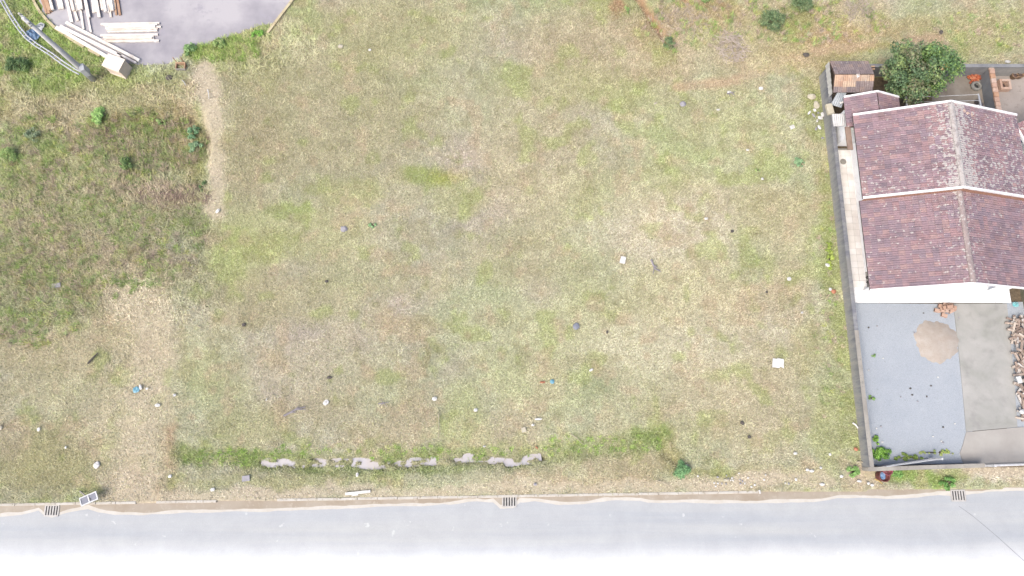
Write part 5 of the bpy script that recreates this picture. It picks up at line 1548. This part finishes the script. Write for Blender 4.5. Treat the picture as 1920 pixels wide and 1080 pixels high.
scrap(1502, 587, 5, 4, M_LW, 'tiny white scrap on dry grass west of the wall')
scrap(1550, 498, 9, 6, M_LW, 'white scrap on the lime green strip', rz=-.4)
scrap(400, 918, 8, 6, M_LW, 'white scrap on the verge above the kerb')
scrap(670, 890, 5, 7, M_LW, 'white scrap just below the puddles')
scrap(1345, 208, 7, 4, M_LW, 'white splinter near the round grey stone')
scrap(1228, 196, 8, 4, M_LC, 'cream splinter on the field west of the round grey stone', rz=.5)
scrap(1425, 168, 9, 7, M_LW, 'white scrap in the pale patch below the footpath')
scrap(1366, 175, 8, 5, M_LW, 'white scrap beside the grey twig under the footpath')
scrap(1400, 170 + 113, 6, 4, M_LW, 'white fleck on grass below the footpath patch')
scrap(1360, 900, 10, 5, M_LC, 'cream scrap among white gravel on the verge')
scrap(908, 807 + 30, 5, 3, M_LW, 'white fleck on the ditch bank')
for k, (x, y) in enumerate(((1491, 899), (1513, 881), (1521, 883), (1538, 877), (1577, 893), (1540, 908), (1555, 852), (1490, 850), (1610, 902), (1627, 906), (1634, 909))):
    stone(x, y, 5 + k % 3 * 2, 5, M_LW, 'white pebble of rubble scattered on the verge by the wall corner', 'rubble', 'rubble_piece', 'white rubble by the wall corner')
for k in range(26):
    r = random.Random(300 + k)
    stone(1360 + r.gauss(30, 34), 902 + r.gauss(0, 9), r.uniform(2.5, 4.5), r.uniform(2.5, 4), M_LW if k % 3 else M_LG, 'small pale gravel stone on the verge by the kerb end', 'gravel stone', 'gravel_stone', 'gravel on the verge')
for k in range(22):
    r = random.Random(500 + k)
    stone(1655 + r.uniform(-30, 145), 700 + r.uniform(-120, 140), r.uniform(2.2, 4.2), r.uniform(2.2, 3.6), (M_LW, M_LD, M_LG)[k % 3], 'small loose stone on the blue-grey gravel', 'stone', 'gravel_stone', 'loose stones on the gravel yard')
# rubble by the wall
for k, (x, y, w, h, mt, lab) in enumerate(((1521, 182, 16, 13, M_LC, 'cream sack of rubble, topmost in the pile by the wall'), (1530, 198, 13, 17, M_LC, 'cream sack of rubble, second in the pile by the wall'))):
    stone(x, y, w, h, mt, lab, 'sack', 'sack')
for k, (x, y) in enumerate(((1533, 213), (1526, 208), (1537, 222), (1524, 218), (1531, 228), (1535, 240), (1529, 243), (1541, 216), (1516, 213), (1541, 260))):
    scrap(x, y, 4 + k % 4 * 2, 4 + k % 3 * 3, M_LW if k % 3 else M_LG, 'white plaster scrap in the rubble trail along the plot wall', 'scrap', 'plaster_scrap', 'plaster scraps by the wall', k, k * .7)
stick((823, 775), (823, 821), .022, M_LS, 'long straight pale stick upright in the lower field')
stick((1069, 813), (1092, 832), .025, M_LS, 'pale stick slanting above the green ditch')
stick((1061, 818), (1064, 826), .022, M_LS, 'short pale stick beside the slanting one above the ditch')
stick((1229, 900), (1256, 911), .025, M_LS, 'pale stick on the verge beside the leafy kerb shrub')
stick((1361, 385), (1366, 368), .02, M_LS, 'thin pale stick on the dry patch')
stick((1390, 345), (1400, 356), .018, M_LS, 'thin pale twig northeast of the dry patch')
stick((343, 152), (350, 162), .03, M_LW, 'short white stick beside the bare path')
stick((391, 170), (394, 188), .025, M_LW, 'thin white stick lying on the bare path')
stick((372, 611), (381, 619), .025, M_LS, 'short pale stick on the western field')
stick((500, 752), (502, 746), .02, M_LW, 'tiny white stick on the western lower field')
stick((168, 682), (187, 662), .05, M_LD, 'crooked dark branch on the worn ground')
stick((1597, 793), (1607, 803), .05, M_LW, 'white pipe end at the foot of the plot wall', 'pipe', 'pipe')
stick((1004, 838), (1008, 842), .04, M_LO, 'short orange stick at the ditch edge')
stick((1605, 866), (1620, 868), .035, M_LS, 'pale stick poking out at the wall corner')
stick((1638, 898), (1652, 907), .03, plain('yellow_rod', A(240, 206, 120), A(226, 190, 104), 5, .7, .1), 'yellow rod on bare soil beside the barrels', 'rod', 'rod')
for (a, b_, w, lab) in (((648, 926), (695, 921), .13, 'white board lying on the verge close to the kerb'), ((660, 929), (672, 927), .07, 'small white batten under the white verge board')):
    p, q = G(*a, .09), G(*b_, .09)
    tag(MB().bar(p, q, w, .03).build('board', M_LW), lab, 'board')
# forked grey branches
def branch(pts, forks, rad, mat, label):
    mb = MB(); P3 = [G(*q, .12) for q in pts]
    mb.tube(P3, [rad * (1 - .6 * k / max(1, len(P3) - 1)) for k in range(len(P3))], 6)
    for a, b_ in forks: mb.tube([G(*a, .13), G(*b_, .16)], [rad * .6, rad * .25], 5)
    tag(mb.build('branch', mat), label, 'branch')
branch([(1220, 488), (1224, 498), (1229, 506), (1236, 508)], [((1226, 502), (1223, 515)), ((1229, 506), (1238, 511)), ((1224, 498), (1232, 503))], .07, M_LGW, 'forked grey driftwood branch near the white rectangular board')
branch([(533, 780), (548, 772), (560, 766), (574, 763)], [((548, 772), (562, 762)), ((556, 768), (575, 768)), ((545, 774), (556, 773))], .06, M_LGW, 'forked grey branch on the lower western field')
branch([(710, 757), (720, 756), (730, 754)], [((720, 756), (715, 749)), ((720, 756), (727, 763)), ((720, 756), (712, 763))], .035, M_LGW, 'spiky grey twig cluster on the lower field')
branch([(1362, 178), (1370, 176), (1376, 181)], [((1370, 176), (1377, 175)), ((1365, 177), (1367, 184))], .045, M_LGW, 'grey twig below the red footpath')
# half-buried box in the weeds
bp = G(342, 122)
bx = empty('planter_box', bp, 'small wooden box frame half hidden in weeds at the asphalt edge', 'box')
MB().box((bp.x, bp.y, bp.z + .15), (.55, .06, .30)).build('side_board', M_TANWOOD[0], bx)
MB().box((bp.x, bp.y - .35, bp.z + .1), (.55, .05, .22)).build('side_board', M_CAP, bx)
for s_ in (-1, 1):
    MB().box((bp.x + s_ * .25, bp.y - .17, bp.z + .13), (.05, .30, .25)).build('end_board', M_TANWOOD[1], bx)
    MB().bar((bp.x + s_ * .2, bp.y, bp.z), (bp.x + s_ * .22, bp.y + .05, bp.z + .75), .04, .04).build('stake', M_TANWOOD[0], bx)
